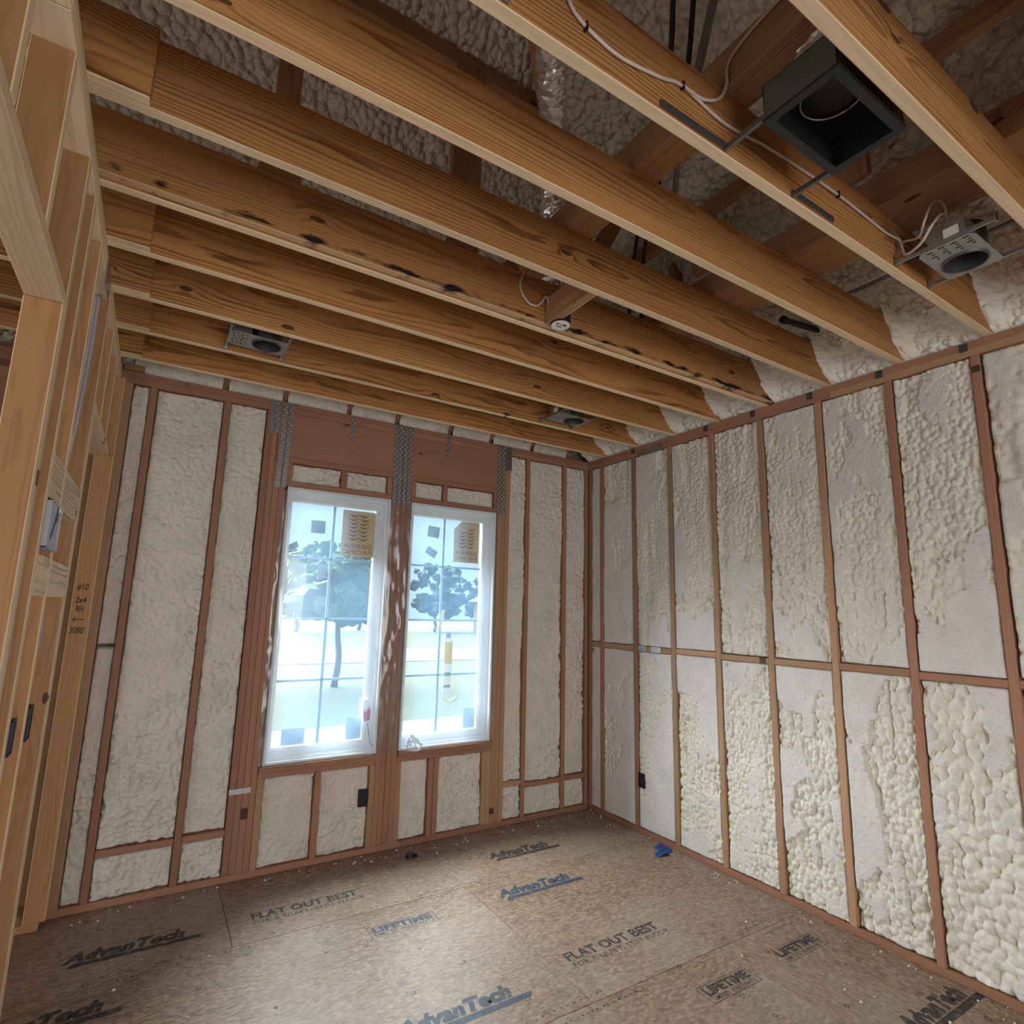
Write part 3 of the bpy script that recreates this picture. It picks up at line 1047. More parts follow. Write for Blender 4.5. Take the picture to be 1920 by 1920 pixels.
# ------------------------------------------------------------------ windows
def window(name, x0, x1):
    root = struct(empty(name, ((x0 + x1) / 2, 0.0, WZ[0])))
    cx_, z0 = (x0 + x1) / 2, WZ[0]
    hw, hz = (x1 - x0) / 2, WZ[1] - WZ[0]

    def fr(nm, t0, t1, y0, y1, mat='vinyl', bot=None, par=root, lf=None):
        """picture frame between inset t0 and t1"""
        bm = bmesh.new()
        b0, b1 = (t0, t1) if bot is None else bot
        a0, a1 = (t0, t1) if lf is None else lf
        add_box(bm, (-hw + a0, y0, b0), (-hw + a1, y1, hz - t0))
        add_box(bm, (hw - t1, y0, b0), (hw - t0, y1, hz - t0))
        add_box(bm, (-hw + a1, y0, hz - t1), (hw - t1, y1, hz - t0))
        add_box(bm, (-hw + a1, y0, b0), (hw - t1, y1, b1))
        return bm_obj(nm, bm, mat, par)
    fr('jamb', 0.001, 0.016, -0.008, 0.135)
    fr('frame', 0.016, 0.036, 0.030, 0.135, lf=(0.016, 0.024))
    s = fr('sash', 0.036, 0.078, 0.055, 0.115, lf=(0.024, 0.044))
    fr('glazing_bead', 0.078, 0.088, 0.066, 0.105, lf=(0.044, 0.052))
    i = 0.088
    bm = bmesh.new()
    add_box(bm, (-hw + 0.05, 0.083, i), (hw - i, 0.087, hz - i))
    bm_obj('glass_pane', bm, 'glass', root)
    mz = [1.160 - z0, 1.578 - z0, 2.000 - z0]
    bm = bmesh.new(); add_box(bm, (-0.029, 0.0885, i), (-0.009, 0.0945, hz - i)) if x0 < -2 else add_box(bm, (-0.060, 0.0885, i), (-0.040, 0.0945, hz - i)); bm_obj('muntin', bm, 'muntin', root)
    for z in mz:
        bm = bmesh.new(); add_box(bm, (-hw + 0.05, 0.0885, z - 0.008), (hw - i, 0.0945, z + 0.008)); bm_obj('muntin', bm, 'muntin', root)
    return root


win1 = window('window_1', *W1)
win2 = window('window_2', *W2)


def on_glass(root, x0, x1, z0, z1, mat, name, rot=0.0, y=0.0815, cutcorner=0.0):
    cx_, cz = (x0 + x1) / 2, (z0 + z1) / 2
    hw, hh = (x1 - x0) / 2, (z1 - z0) / 2
    pts = [(-hw, -hh), (hw, -hh), (hw, hh), (-hw, hh)]
    if cutcorner:
        pts = [(-hw, -hh), (hw, -hh), (hw, hh), (-hw + cutcorner, hh), (-hw, hh - cutcorner)]
    bm = bmesh.new()
    c, s = math.cos(rot), math.sin(rot)
    lx, lz = root.location.x, root.location.z
    vs = [bm.verts.new((cx_ + c * a - s * b_ - lx, y, cz + s * a + c * b_ - lz)) for a, b_ in pts]
    f = bm.faces.new(vs)
    r = bmesh.ops.extrude_face_region(bm, geom=[f])
    for v in r['geom']:
        if isinstance(v, bmesh.types.BMVert):
            v.co.y += 0.0012
    return bm_obj(name, bm, mat, root)


def pine_sticker(root, x0, x1, z0, z1, cutc):
    st = on_glass(root, x0, x1, z0, z1, 'card', 'window_sticker', cutcorner=cutc)
    lx, lz = root.location.x, root.location.z
    parts = []
    w, h = x1 - x0, z1 - z0
    # two columns of drooping boughs
    for r_ in range(7):
        for c_ in (-1, 1):
            yc = h * (0.93 - 0.085 * r_)
            xc = w * (0.5 + c_ * (0.15 + 0.02 * (r_ % 2)))
            if cutc and (r_ == 0 or (r_ < 2 and c_ < 0)):
                continue
            V, F = [], []
            for k in range(9):
                t = k / 8
                xx = xc + (t - 0.5) * w * 0.34
                arc = -0.026 * h / 0.34 * math.sin(math.pi * t)
                th = 0.014 * math.sin(math.pi * t) + 0.001
                V += [(xx, yc + arc, 0), (xx, yc + arc + th, 0)]
            for k in range(8):
                F.append((2 * k, 2 * k + 2, 2 * k + 3, 2 * k + 1))
            parts.append((np.array(V), F))
    for s, a, c in (('SIERRA', 0.185, 0.275), ('PACIFIC', 0.055, 0.145)):
        V, F = fit_text(s, w * 0.06, w * 0.94, h * a, h * c, bold=0.004)
        V[:, 0] = w - V[:, 0]                       # read from outside: mirrored from in here
        parts.append((V, F))
    VF = merge(parts)
    flat_obj('sticker_print', VF, 'card_ink', st,
             lambda V: np.stack([V[:, 0] + x0 - lx, 0 * V[:, 0] + 0.0808, V[:, 1] + z0 - lz], 1))
    return st


pine_sticker(win1, -2.262, -2.016, 2.030, 2.372, 0.0)
pine_sticker(win2, -1.350, -1.116, 2.045, 2.385, 0.07)
on_glass(win1, -2.482, -2.382, 2.180, 2.272, 'sticker', 'square_sticker', 0.02)
on_glass(win1, -2.413, -2.350, 1.860, 1.958, 'sticker', 'square_sticker', 0.05)
on_glass(win2, -1.582, -1.480, 2.230, 2.318, 'sticker', 'square_sticker', -0.10)
on_glass(win2, -1.590, -1.495, 2.080, 2.140, 'sticker', 'square_sticker', -0.5)
on_glass(win1, -2.560, -2.412, 0.742, 0.850, 'sticker_b', 'square_sticker')
on_glass(win1, -2.130, -2.020, 0.742, 0.895, 'sticker_b', 'square_sticker')
on_glass(win2, -1.205, -1.100, 0.742, 0.895, 'sticker_b', 'square_sticker')
# half peeled energy label on the right-hand sash
lab = on_glass(win2, -1.392, -1.322, 1.020, 1.470, 'label_white', 'energy_label', 0.0, 0.0805)
for (a, c, z0, z1, mt) in ((-1.380, -1.340, 1.440, 1.480, 'sticker'), (-1.392, -1.322, 1.240, 1.410, 'yellow'), (-1.385, -1.330, 1.150, 1.175, 'green'), (-1.385, -1.330, 1.060, 1.080, 'sticker')):
    lo = on_glass(win2, a, c, z0, z1, mt, 'label_print', 0.0, 0.0792)
    lo.parent = lab


def curl(pts, w, mat, parent, lx, lz):
    C = catmull(pts, 0.01)
    V, F = [], []
    for i, c in enumerate(C):
        V += [(c[0] - w / 2 - lx, c[1], c[2] - lz), (c[0] + w / 2 - lx, c[1] - 0.004, c[2] - lz)]
    for i in range(len(C) - 1):
        F.append((2 * i, 2 * i + 2, 2 * i + 3, 2 * i + 1))
    me = bpy.data.meshes.new('curled_strip')
    me.from_pydata(V, [], F)
    o = mesh_obj('curled_strip', me, mat, parent)
    so = o.modifiers.new('thick', 'SOLIDIFY'); so.thickness = 0.001
    return o


lx, lz = win2.location.x, win2.location.z
curl([(-1.415, 0.078, 1.66), (-1.425, 0.070, 1.62), (-1.440, 0.062, 1.57), (-1.462, 0.066, 1.50)], 0.022, 'curl', lab, lx, lz)
curl([(-1.385, 0.078, 0.985), (-1.36, 0.066, 0.955), (-1.32, 0.060, 0.950), (-1.27, 0.066, 0.985)], 0.03, 'curl', lab, lx, lz)

# ------------------------------------------------------------------ polythene film over both windows
nx, nz = 150, 130
xs_ = np.linspace(-2.715, -0.985, nx)
zs_ = np.linspace(0.655, 2.470, nz)
X, Z = np.meshgrid(xs_, zs_, indexing='ij')
post = np.exp(-((X + 1.847) / 0.10) ** 2) + np.exp(-((X + 2.70) / 0.035) ** 2)
wr = (1 - np.abs(fbm(X * 26 + Z * 2, Z * 3.2, 71, 3) - 0.5) * 4) * 0.015 * post
wr += 0.004 * (fbm(X * 3, Z * 3, 75, 3) - 0.5) * (1 - np.clip(post, 0, 1))
Y = -0.012 - np.clip(wr, -0.002, 0.025)
film = grid_obj('plastic_film', np.stack([X, Y, Z], -1), 'film', None)
tag(film, 'clear wrinkled plastic film stretched over both windows and the post between them', 'plastic film')

# ================================================================== LEFT PARTITION (open studs, two door openings)
T4 = 3.5 * IN
XB = XL - T4
wall_l = struct(empty('wall_left', (XL, 0, 0)))


def lb(name, y0, y1, z0, z1, mat='pine', x0=XB, x1=XL):
    o = board(name, (x0, y0, z0), (x1, y1, z1), mat, None)
    mw = o.matrix_world.copy()
    o.parent = wall_l
    o.matrix_local = Matrix.Translation((-XL, 0, 0)) @ mw
    return o


lb('bottom_plate', -0.110, -0.001, 0, T2)
lb('bottom_plate', -2.140, -1.028, 0, T2)
lb('top_plate', -2.62, -0.001, TP, TP + T2, 'pine_lit')
lb('top_plate', -7.0, -2.622, TP, TP + T2, 'pine_lit')
lb('top_plate', -1.60, -0.001, TP + T2, H - 0.0005, 'pine_lit')
lb('top_plate', -7.0, -1.602, TP + T2, H - 0.0005, 'pine_lit')
far_jack = lb('stud', -0.110, -0.0725, T2, 2.500, x0=XB + 0.024, x1=XL + 0.026)
lb('stud', -0.072, -0.034, T2, TP, x0=XB + 0.024, x1=XL + 0.026)
for y0, z1 in ((-1.067, 2.500), (-1.106, TP), (-1.612, TP), (-1.900, TP), (-2.102, TP), (-2.140, 2.500)):
    lb('stud', y0, y0 + T2, T2, z1)
lb('header_plate', -1.068, -0.073, 2.501, 2.539, 'pine_lit')
lb('header_plate', -4.40, -2.101, 2.501, 2.539, 'pine_lit')
for y0 in (-0.40, -0.78):
    lb('cripple', y0, y0 + T2, 2.540, TP)
for y0 in (-2.500, -2.900, -3.306, -3.71):
    lb('cripple', y0, y0 + T2, 2.540, TP)
# pale flat blocking in the pier
lb('blocking', -1.860, -1.614, 1.985, 2.125, 'pale', x0=XL - T2)
lb('blocking', -1.572, -1.108, 1.985, 2.125, 'pale', x0=XL - T2)
lb('blocking', -1.860, -1.614, 1.675, 1.803, 'pale', x0=XL - T2)
lb('blocking', -1.572, -1.108, 1.675, 1.803, 'pale', x0=XL - T2)
lb('nail_plate', -1.38, -1.20, 2.955, 3.062, 'steel', x0=XL + 0.0002, x1=XL + 0.0028)
# marker notes on the door trimmer
inv = far_jack.matrix_basis.inverted() @ Matrix.Translation((-XL, 0, 0))
notes = []
for s, zc, hh, ww in (('#10', 1.738, 0.040, 0.052), ('2x4', 1.668, 0.034, 0.050), ('RH', 1.618, 0.032, 0.036), ('3080', 1.502, 0.036, 0.064)):
    V, F = fit_text(s, -3.724 - ww / 2, -3.724 + ww / 2, zc - hh / 2, zc + hh / 2, bold=0.012, shear=0.15)
    notes.append((V, F))
for a, c in (((-3.748, 1.560), (-3.698, 1.560)), ((-3.748, 1.560), (-3.734, 1.574)), ((-3.748, 1.560), (-3.734, 1.546))):
    d = np.array(c) - np.array(a); d = d / np.linalg.norm(d); nrm = np.array([-d[1], d[0]]) * 0.0022
    V = np.array([(*(np.array(a) - nrm), 0), (*(np.array(c) - nrm), 0), (*(np.array(c) + nrm), 0), (*(np.array(a) + nrm), 0)])
    notes.append((V, [(0, 1, 2, 3)]))
V, F = merge(notes)
W = np.stack([V[:, 0], 0 * V[:, 0] - 0.1106, V[:, 1]], 1)
flat_obj('marker_note', (W, F), 'marker', far_jack, lambda V: np.array([inv @ Vector(v) for v in V]))

# ================================================================== CEILING JOISTS
ceiling = struct(empty('ceiling', (0, 0, H)))


def cb(name, lo, hi, mat):
    o = board(name, lo, hi, mat, None)
    mw = o.matrix_world.copy()
    o.parent = ceiling
    o.matrix_local = Matrix.Translation((0, 0, -H)) @ mw
    return o


JY = [-0.220, -0.632, -1.040, -1.457, -1.850, -2.280, -2.686, -3.084, -3.492, -3.900, -4.306, -4.71, -5.12, -5.52, -5.93, -6.33]
JT = H + 9.25 * IN
jm = ['joist', 'joist', 'joist_b', 'joist', 'joist', 'joist', 'joist_b', 'joist', 'joist_b'] + ['joist'] * 8
for k, y in enumerate(JY):
    cb('joist', (-3.785, y - T2, H + 0.0005), (0.02, y, JT), jm[k])
    if k == 4:
        cb('joist', (-6.9, y - 2 * T2 - 0.004, H + 0.0085), (0.02, y - T2 - 0.003, JT + 0.008), 'joist_mould')
    else:
        cb('joist', (-6.9, y - 2 * T2 - 0.001, H + 0.0005), (-3.555 - (0.04 if k == 0 else 0.0), y - T2 - 0.001, JT), 'joist')
# block carrying the round box
cb('blocking', (-1.880, -2.280, H + 0.001), (-1.842, -1.935, H + 0.14), 'attic')
cb('blocking', (-1.842, -2.278, H + 0.004), (-1.836, -1.96, H + 0.02), 'pale')
# strongbacks on the joists
for xa, off in ((-2.035, 0), (-1.075, 0)):
    cb('strongback', (xa, -5.2, JT + 0.0005), (xa + T2, -0.75, JT + 5.5 * IN), 'attic')
    cb('strongback', (xa + T2 + 0.001, -5.0, JT + 0.0005), (xa + T2 + (0.089 if xa < -1.5 else 0.24), -0.75, JT + T2), 'attic')

# ================================================================== ROOF (foam on the underside of a hip roof)
SLOPE, Z0 = 0.61, 3.215
gx = np.concatenate([np.arange(-7.0, -4.3, 0.09), np.arange(-4.3, 0.0, 0.0155), [0.0, 0.14]])
X, Y = np.meshgrid(gx, gx, indexing='ij')


def roof_z(X, Y):
    d = np.minimum(np.minimum(-X, -Y), 4.3)
    z = Z0 + SLOPE * d
    return z


Zr = roof_z(X, Y)
bl = bubbles(X + 0.03 * (fbm(X * 9, Y * 9, 31) - 0.5), Y + 0.03 * (fbm(X * 9, Y * 9, 41) - 0.5), 0.05, 33)
nearE = np.exp(-np.minimum(-X, -Y).clip(0) / 0.35)
Zr = Zr + 0.05 * (fbm(X * 2.2, Y * 2.2, 35, 4) - 0.5) + (0.014 + 0.010 * nearE) * bl + 0.022 * (1 - np.abs(fbm(X * 16, Y * 16, 37, 3) - 0.5) * 3) * (0.45 + 0.5 * nearE)
# foam climbs the joist ends along the right-hand eave
for y in JY[:10]:
    dy = (Y - (y - T2 / 2))
    Zr = Zr - 0.06 * np.exp(-(dy / 0.055) ** 2) * np.exp(-((X + 0.0) / 0.10) ** 2)
Zr = np.maximum(Zr, H + 0.035)
roof = struct(empty('roof', (0, 0, 0)))
grid_obj('spray_foam', np.stack([X, Y, Zr], -1), 'foam_roof', roof, np.zeros(X.shape))
# foam curb rolled over the top plate between the joists
for k in range(10):
    ya = JY[k - 1] - T2 * (2 if k - 1 == 4 else 1) if k else 0.0
    yb = JY[k]
    wid = ya - yb

    def curb(U, V, k=k, wid=wid):
        e = np.minimum(U, wid - U)
        side = np.exp(-(e / 0.045) ** 2)
        lump = bubbles(U + 7 * k, V, 0.030, 300 + k, 1.0) + 0.5 * bubbles(U + 5 * k, V, 0.015, 330 + k, 1.0)
        h = 0.0 + 0.10 * side * np.clip(V / 0.1, 0, 1) ** 0.7 + (0.030 - 0.05 * np.clip(V - 0.05, 0, 0.25)) * lump * np.clip(V / 0.02, 0.35, 1) + 0.55 * np.clip(V - 0.03, 0, 1) + 0.02 * (fbm(U * 8, V * 8, k) - 0.5)
        return h, np.zeros(U.shape)
    nu, nn = int(wid / 0.006), 48
    u = np.linspace(0, wid, nu); v = np.linspace(0, 0.27, nn)
    U, V = np.meshgrid(u, v, indexing='ij')
    h, _c = curb(U, V)
    P = np.stack([0.035 - h, yb + U, H + 0.0 + V], -1)
    grid_obj('foam_curb', P, 'foam', roof, _c)
board('blocking', (-3.69, -0.02, H), (-3.585, 0.10, H + T2), 'stud', roof)
# same curb on the window wall, between the rafter tails
tails = [-3.66, -3.125, -2.745, -2.290, -1.910, -1.450, -1.060, -0.640, -0.230]
for k in range(len(tails) - 1):
    xa, xb = tails[k] + T2 / 2, tails[k + 1] - T2 / 2
    u = np.linspace(0, xb - xa, max(8, int((xb - xa) / 0.009))); v = np.linspace(0, 0.26, 36)
    U, V = np.meshgrid(u, v, indexing='ij')
    h = 0.012 * bubbles(U + 3 * k, V, 0.032, 400 + k) + 0.55 * np.clip(V - 0.03, 0, 1) + 0.03 * (fbm(U * 8, V * 8, k + 50) - 0.5)
    P = np.stack([xa + U, 0.030 - h, H + V], -1)
    grid_obj('foam_curb', P, 'foam_back', roof, np.zeros(U.shape))
for x in tails[1:]:
    beam('rafter', (x, 0.12, H + 0.045), (x, -0.60, H + 0.045 + 0.62 * 0.72), T2, 0.10, 'stud', roof)
# purlin and its struts under the window-side slope
PY, PZ = -1.90, 4.295
board('purlin', (-5.2, PY - 0.019, PZ), (-1.75, PY + 0.019, PZ + 0.09), 'attic', roof)
board('purlin', (-5.2, PY + 0.02, PZ + 0.05), (-1.75, PY + 0.11, PZ + 0.09), 'attic', roof)
for xa, xb in ((-3.196, -3.102), (-2.415, -2.262), (-1.668, -1.565), (-0.93, -0.84)):
    zt = min(PZ, Z0 + SLOPE * min(1.9, -xb)) if xb > -1.7 else PZ
    board('strut', (xa, PY - 0.02, JT + 0.009), (xb, PY + 0.019, zt + 0.05), 'attic', roof)
board('strut_block', (-3.225, PY - 0.022, JT + 0.010), (-3.07, PY + 0.06, JT + 0.07), 'attic', roof)
beam('brace', (-1.62, PY, JT + 0.10), (-1.36, PY - 0.02, JT + 0.62), T2, 0.089, 'attic', roof, up=(1, 0, 0))
# right-hand slope: purlin on edge with struts
board('purlin', (-1.14, -5.2, 3.74), (-1.10, -1.25, 3.83), 'attic', roof)
for y in (-2.30, -3.05, -3.75):
    board('strut', (-1.136, y - 0.07, JT + 0.14), (-1.098, y + 0.07, 3.74), 'attic', roof)
beam('hip_rafter', (0.02, 0.02, H + 0.12), (-3.6, -3.6, H + 0.12 + 3.62 * 0.62), T2, 0.14, 'attic', roof)

# ================================================================== REST OF THE HOUSE SHELL (beyond the frame)
bm = bmesh.new()
for lo, hi in (((-7.0, 0), (-4.3, 6.2)), ((-0.9, 0), (0.16, 6.2)), ((-4.3, 0), (-0.9, 0.4)), ((-4.3, 2.5), (-0.9, 6.2))):
    add_box(bm, (lo[0], -7.04, lo[1]), (hi[0], -7.0, hi[1]))
struct(bm_obj('wall_rear', bm, 'sheath'))
bm = bmesh.new()
for lo, hi in (((-7.0, 0), (-3.6, 6.2)), ((-1.6, 0), (0.16, 6.2)), ((-3.6, 0), (-1.6, 0.6)), ((-3.6, 2.4), (-1.6, 6.2))):
    add_box(bm, (-7.04, lo[0], lo[1]), (-7.0, hi[0], hi[1]))
wall_s = struct(bm_obj('wall_side', bm, 'sheath'))
# framing of the adjoining room seen through the near door opening
wall_a = struct(empty('wall_adjoining', (-5.2, 0, 0)))
for y0 in (-0.05, -0.46, -0.86, -1.27, -1.68, -2.08, -2.49):
    o = board('stud', (-5.289, y0 - T2, T2), (-5.2, y0, TP), 'attic', wall_a)
    o.matrix_basis = Matrix.Translation((5.2, 0, 0)) @ o.matrix_basis
for z0, z1 in ((0, T2), (TP, TP + T2), (TP + T2, H), (1.35, 1.388), (2.2, 2.238)):
    o = board('plate', (-5.289, -2.6, z0), (-5.2, -0.001, z1), 'attic', wall_a)
    o.matrix_basis = Matrix.Translation((5.2, 0, 0)) @ o.matrix_basis


# ================================================================== THINGS
def can_light(loc, rz, label, dirx=1, y_lo=-0.2, y_hi=0.2):
    """recessed light housing: slotted plate, can, junction box and two bar hangers spanning the joists"""
    t = empty('recessed_light', loc, rz)
    px, py, R_ = 0.135, 0.094, 0.076
    bm = bmesh.new()
    n_ = 48
    ring, sq = [], []
    for k in range(n_):
        a = 2 * math.pi * k / n_
        ca, sa = math.cos(a), math.sin(a)
        ex = 0.105 if ca > 0 else 0.190
        s = min(ex / abs(ca) if abs(ca) > 1e-6 else 9, py / abs(sa) if abs(sa) > 1e-6 else 9)
        ring.append(bm.verts.new((R_ * ca, R_ * sa, 0)))
        sq.append(bm.verts.new((s * ca, s * sa, 0)))
    fs = []
    for k in range(n_):
        j = (k + 1) % n_
        fs.append(bm.faces.new((ring[k], sq[k], sq[j], ring[j])))
    e = bmesh.ops.extrude_face_region(bm, geom=fs)
    for v in e['geom']:
        if isinstance(v, bmesh.types.BMVert):
            v.co.z += 0.0016
    plate = bm_obj('mounting_plate', bm, 'steel', t)
    bm = bmesh.new()
    for q in range(4):
        for w_ in range(4):
            x_ = -0.172 + 0.021 * w_ + 0.006 * (q % 2)
            add_box(bm, (x_ - 0.004, -0.074 + q * 0.04, -0.0006), (x_ + 0.004, -0.054 + q * 0.04 - 0.010 * (w_ % 2), 0.0004))
    bm_obj('slots', bm, 'black', plate)['kind'] = 'stuff'
    bm = bmesh.new()      # open can: wall and top
    vo, vi, vt = [], [], []
    for k in range(n_):
        a = 2 * math.pi * k / n_
        vo.append(bm.verts.new((0.078 * math.cos(a), 0.078 * math.sin(a), -0.006)))
        vi.append(bm.verts.new((0.072 * math.cos(a), 0.072 * math.sin(a), -0.006)))
        vt.append((bm.verts.new((0.078 * math.cos(a), 0.078 * math.sin(a), 0.13)), bm.verts.new((0.070 * math.cos(a), 0.070 * math.sin(a), 0.124))))
    for k in range(n_):
        j = (k + 1) % n_
        bm.faces.new((vo[k], vo[j], vt[j][0], vt[k][0]))
        bm.faces.new((vi[j], vi[k], vt[k][1], vt[j][1]))
        bm.faces.new((vo[j], vo[k], vi[k], vi[j]))
    bm.faces.new([v[0] for v in vt]); bm.faces.new([v[1] for v in vt][::-1])
    bm_obj('can', bm, 'steel_dk', t)
    bm = bmesh.new(); add_box(bm, (-0.185, -0.07, 0.003), (-0.085, 0.05, 0.085)); bm_obj('junction_box', bm, 'steel', t)
    bm = bmesh.new(); add_box(bm, (-0.03, -0.035, 0.1232), (0.035, 0.03, 0.1238)); bm_obj('paper_label', bm, 'paper', t)
    bm = bmesh.new(); add_box(bm, (-0.1862, -0.05, 0.02), (-0.1855, 0.0, 0.06)); bm_obj('paper_label', bm, 'paper', t)
    for sx in (-1, 1):
        bm = bmesh.new()
        x_ = 0.100 if sx > 0 else -0.190
        add_box(bm, (x_ - 0.004, y_lo, 0.003), (x_ + 0.004, y_hi, 0.018))
        for yy in (y_lo, y_hi - 0.003):
            add_box(bm, (x_ - 0.014, yy, -0.004), (x_ + 0.014, yy + 0.003, 0.034))
        bm_obj('bar_hanger', bm, 'steel', t)
    tag(t, label, 'recessed light', 'recessed light housings between the joists')
    return t


can_light((-3.005, -0.840, H + 0.012), 0, 'steel recessed light housing between joists over the foam panel beside the open partition', -1, -0.165, 0.166)
can_light((-0.840, -0.840, H + 0.012), 0, 'steel recessed light housing between joists near the corner where the foam walls meet', -1, -0.165, 0.166)
can_light((-0.785, -3.290, H + 0.012), 0, 'steel recessed light housing with two cables looping above its slotted plate', -1, -0.166, 0.164)
can_light((-2.945, -3.290, H + 0.012), 0, 'steel recessed light housing nailed to the joist with the stapled white cable', -1, -0.166, 0.164)

# round box with a white disc label
t = empty('ceiling_box', (-1.822, -1.985, H - 0.012))
bm = bmesh.new(); add_cyl(bm, (0, 0, 0.030), 0.050, 0.052, 28); bm_obj('body', bm, 'black', t)
bm = bmesh.new(); add_cyl(bm, (0, 0, 0.0025), 0.047, 0.003, 28); lab_ = bm_obj('disc_label', bm, 'paper', t)
bm = bmesh.new()
for (a, c, d, e) in ((-0.03, -0.02, -0.022, -0.002), (-0.016, -0.012, 0.0, -0.006), (0.004, -0.02, 0.024, -0.006), (-0.02, 0.008, 0.016, 0.014)):
    add_box(bm, (a, min(c, e), 0.0004), (d, max(c, e), 0.0010))
bm_obj('label_print', bm, 'marker', lab_)
bm = bmesh.new(); add_box(bm, (-0.018, 0.0, 0.05), (0.018, 0.04, 0.058)); bm_obj('bracket', bm, 'steel_dk', t)
tag(t, 'black round electrical box with white disc label under a joist block', 'electrical box')

# supply duct box (register boot) hung between joists
t = empty('duct_boot', (-1.868, -3.365, H + 0.0))
bx, by = 0.178, 0.105
bm = bmesh.new()
for a, c in (((-bx, -by, 0), (-bx + 0.002, by, 0.115)), ((bx - 0.002, -by, 0), (bx, by, 0.115)), ((-bx, -by, 0), (bx, -by + 0.002, 0.115)), ((-bx, by - 0.002, 0), (bx, by, 0.115))):
    add_box(bm, a, c)
add_box(bm, (-bx, -by, 0.113), (bx, by, 0.117))
bm_obj('box', bm, 'steel_dk', t)
bm = bmesh.new()
q = 0.022
for a, c in (((-bx - 0.003, -by - 0.003, -0.004), (-bx + q, by + 0.003, 0.004)), ((bx - q, -by - 0.003, -0.004), (bx + 0.003, by + 0.003, 0.004)),
             ((-bx + q, -by - 0.003, -0.004), (bx - q, -by + q, 0.004)), ((-bx + q, by - q, -0.004), (bx - q, by + 0.003, 0.004))):
    add_box(bm, a, c)
bm_obj('flange', bm, 'boot_black', t)
bm = bmesh.new()
for a, c in (((-bx + 0.003, -by + 0.003, 0.0), (-bx + 0.006, by - 0.003, 0.111)), ((bx - 0.006, -by + 0.003, 0.0), (bx - 0.003, by - 0.003, 0.111)),
             ((-bx + 0.003, -by + 0.003, 0), (bx - 0.003, -by + 0.006, 0.111)), ((-bx + 0.003, by - 0.006, 0), (bx - 0.003, by - 0.003, 0.111)), ((-bx + 0.003, -by + 0.003, 0.107), (bx - 0.003, by - 0.003, 0.111))):
    add_box(bm, a, c)
bm_obj('liner', bm, 'black', t)
C_ = [(0.085 * math.cos(a), 0.085 * math.sin(a), 0.100) for a in np.linspace(0, 2 * math.pi, 25)]
tube('collar', C_, 0.004, 'steel', t, 6, 0.02)
for pts in (((-bx, 0.10, 0.012), (-bx, 0.242, 0.02), (-bx - 0.28, 0.242, 0.03)), ((bx, 0.10, 0.012), (bx, 0.242, 0.02), (bx + 0.25, 0.242, 0.03))):
    bm = bmesh.new()
    add_box(bm, (pts[0][0] - 0.006, 0.10, 0.004), (pts[0][0] + 0.006, 0.2445, 0.020))
    a, c = sorted((pts[1][0], pts[2][0]))
    add_box(bm, (a, 0.236, 0.012), (c, 0.2445, 0.032))
    add_box(bm, (a + 0.01, 0.233, 0.026), (c - 0.01, 0.237, 0.030))
    g = add_cyl(bm, ((pts[2][0] * 0.45 + pts[1][0] * 0.55), 0.234, 0.022), 0.006, 0.004, 10, 'Y')
    bm_obj('hanger_bar', bm, 'steel_dk', t)
tag(t, 'black rectangular duct box with open bottom hung between two joists', 'duct box')


def flex_duct(name, pts, rad, label):
    rr = np.random.default_rng(5)
    J = rr.normal(0, 1, (2000, 24))

    def rf(i, k, an, c):
        return rad * (1 + 0.045 * math.sin(i * 1.3) + 0.050 * J[i % 2000, k % 24])
    o = tube(name, pts, rad, 'foil', None, 24, 0.011, rfun=rf)
    for p in o.data.polygons:
        p.use_smooth = False
    tag(o, label, 'duct', 'silver flexible ducts in the attic')
    return o


flex_duct('flexible_duct', [(-1.53, -1.33, 3.335), (-1.57, -1.40, 3.375), (-1.63, -1.50, 3.39), (-1.79, -1.80, 3.43), (-1.93, -2.05, 3.544), (-2.109, -2.3, 3.763), (-2.338, -2.6, 3.80), (-2.45, -2.75, 3.95)], 0.058,
          'crinkled silver foil duct hanging upright behind the joists near the strongback')
flex_duct('flexible_duct', [(-1.868, -3.365, 3.214), (-1.89, -3.39, 3.45), (-2.02, -3.46, 3.72), (-2.2, -3.5, 3.95), (-2.4, -3.45, 4.3)], 0.10,
          'silver foil duct rising from the black duct box')
flex_duct('flexible_duct', [(-1.38, -3.95, 4.6), (-1.36, -3.86, 4.15), (-1.42, -3.82, 3.82), (-1.75, -3.85, 3.70), (-2.3, -4.2, 3.75)], 0.085,
          'silver foil duct in the shadows beyond the near joist by the roof foam')

for pts, lbl in (([(-0.982, -1.66, 3.178), (-1.276, -1.9, 3.303), (-1.445, -2.12, 3.515), (-1.667, -2.42, 3.589), (-1.868, -2.68, 3.59), (-2.051, -2.92, 3.586), (-2.115, -3.0, 3.728), (-2.16, -3.06, 3.95)], 'black insulated line hanging in the attic next to the silver duct'),
                 ([(-0.89, -1.66, 3.202), (-1.18, -1.9, 3.333), (-1.379, -2.12, 3.54), (-1.59, -2.42, 3.624), (-1.78, -2.68, 3.636), (-1.963, -2.92, 3.594), (-2.01, -3.0, 3.801), (-2.04, -3.06, 4.05)], 'black insulated line hanging in the attic next to the flat grey tube')):
    o = tube('insulated_line', pts, 0.0095, 'rubber', None, 10)
    tag(o, lbl, 'pipe', 'black lines in the attic')
o = tube('grey_duct_tube', [(-1.249, -2.12, 3.462), (-1.483, -2.42, 3.586), (-1.729, -2.68, 3.60), (-1.911, -2.92, 3.602), (-1.898, -3.0, 3.879), (-1.88, -3.06, 4.1)], 0.026, 'grey_tube', None, 12, flat=0.5, flatdir=(0.4, -0.9, 0))
tag(o, 'flat shiny grey tube hanging in the attic behind the joists', 'tube')

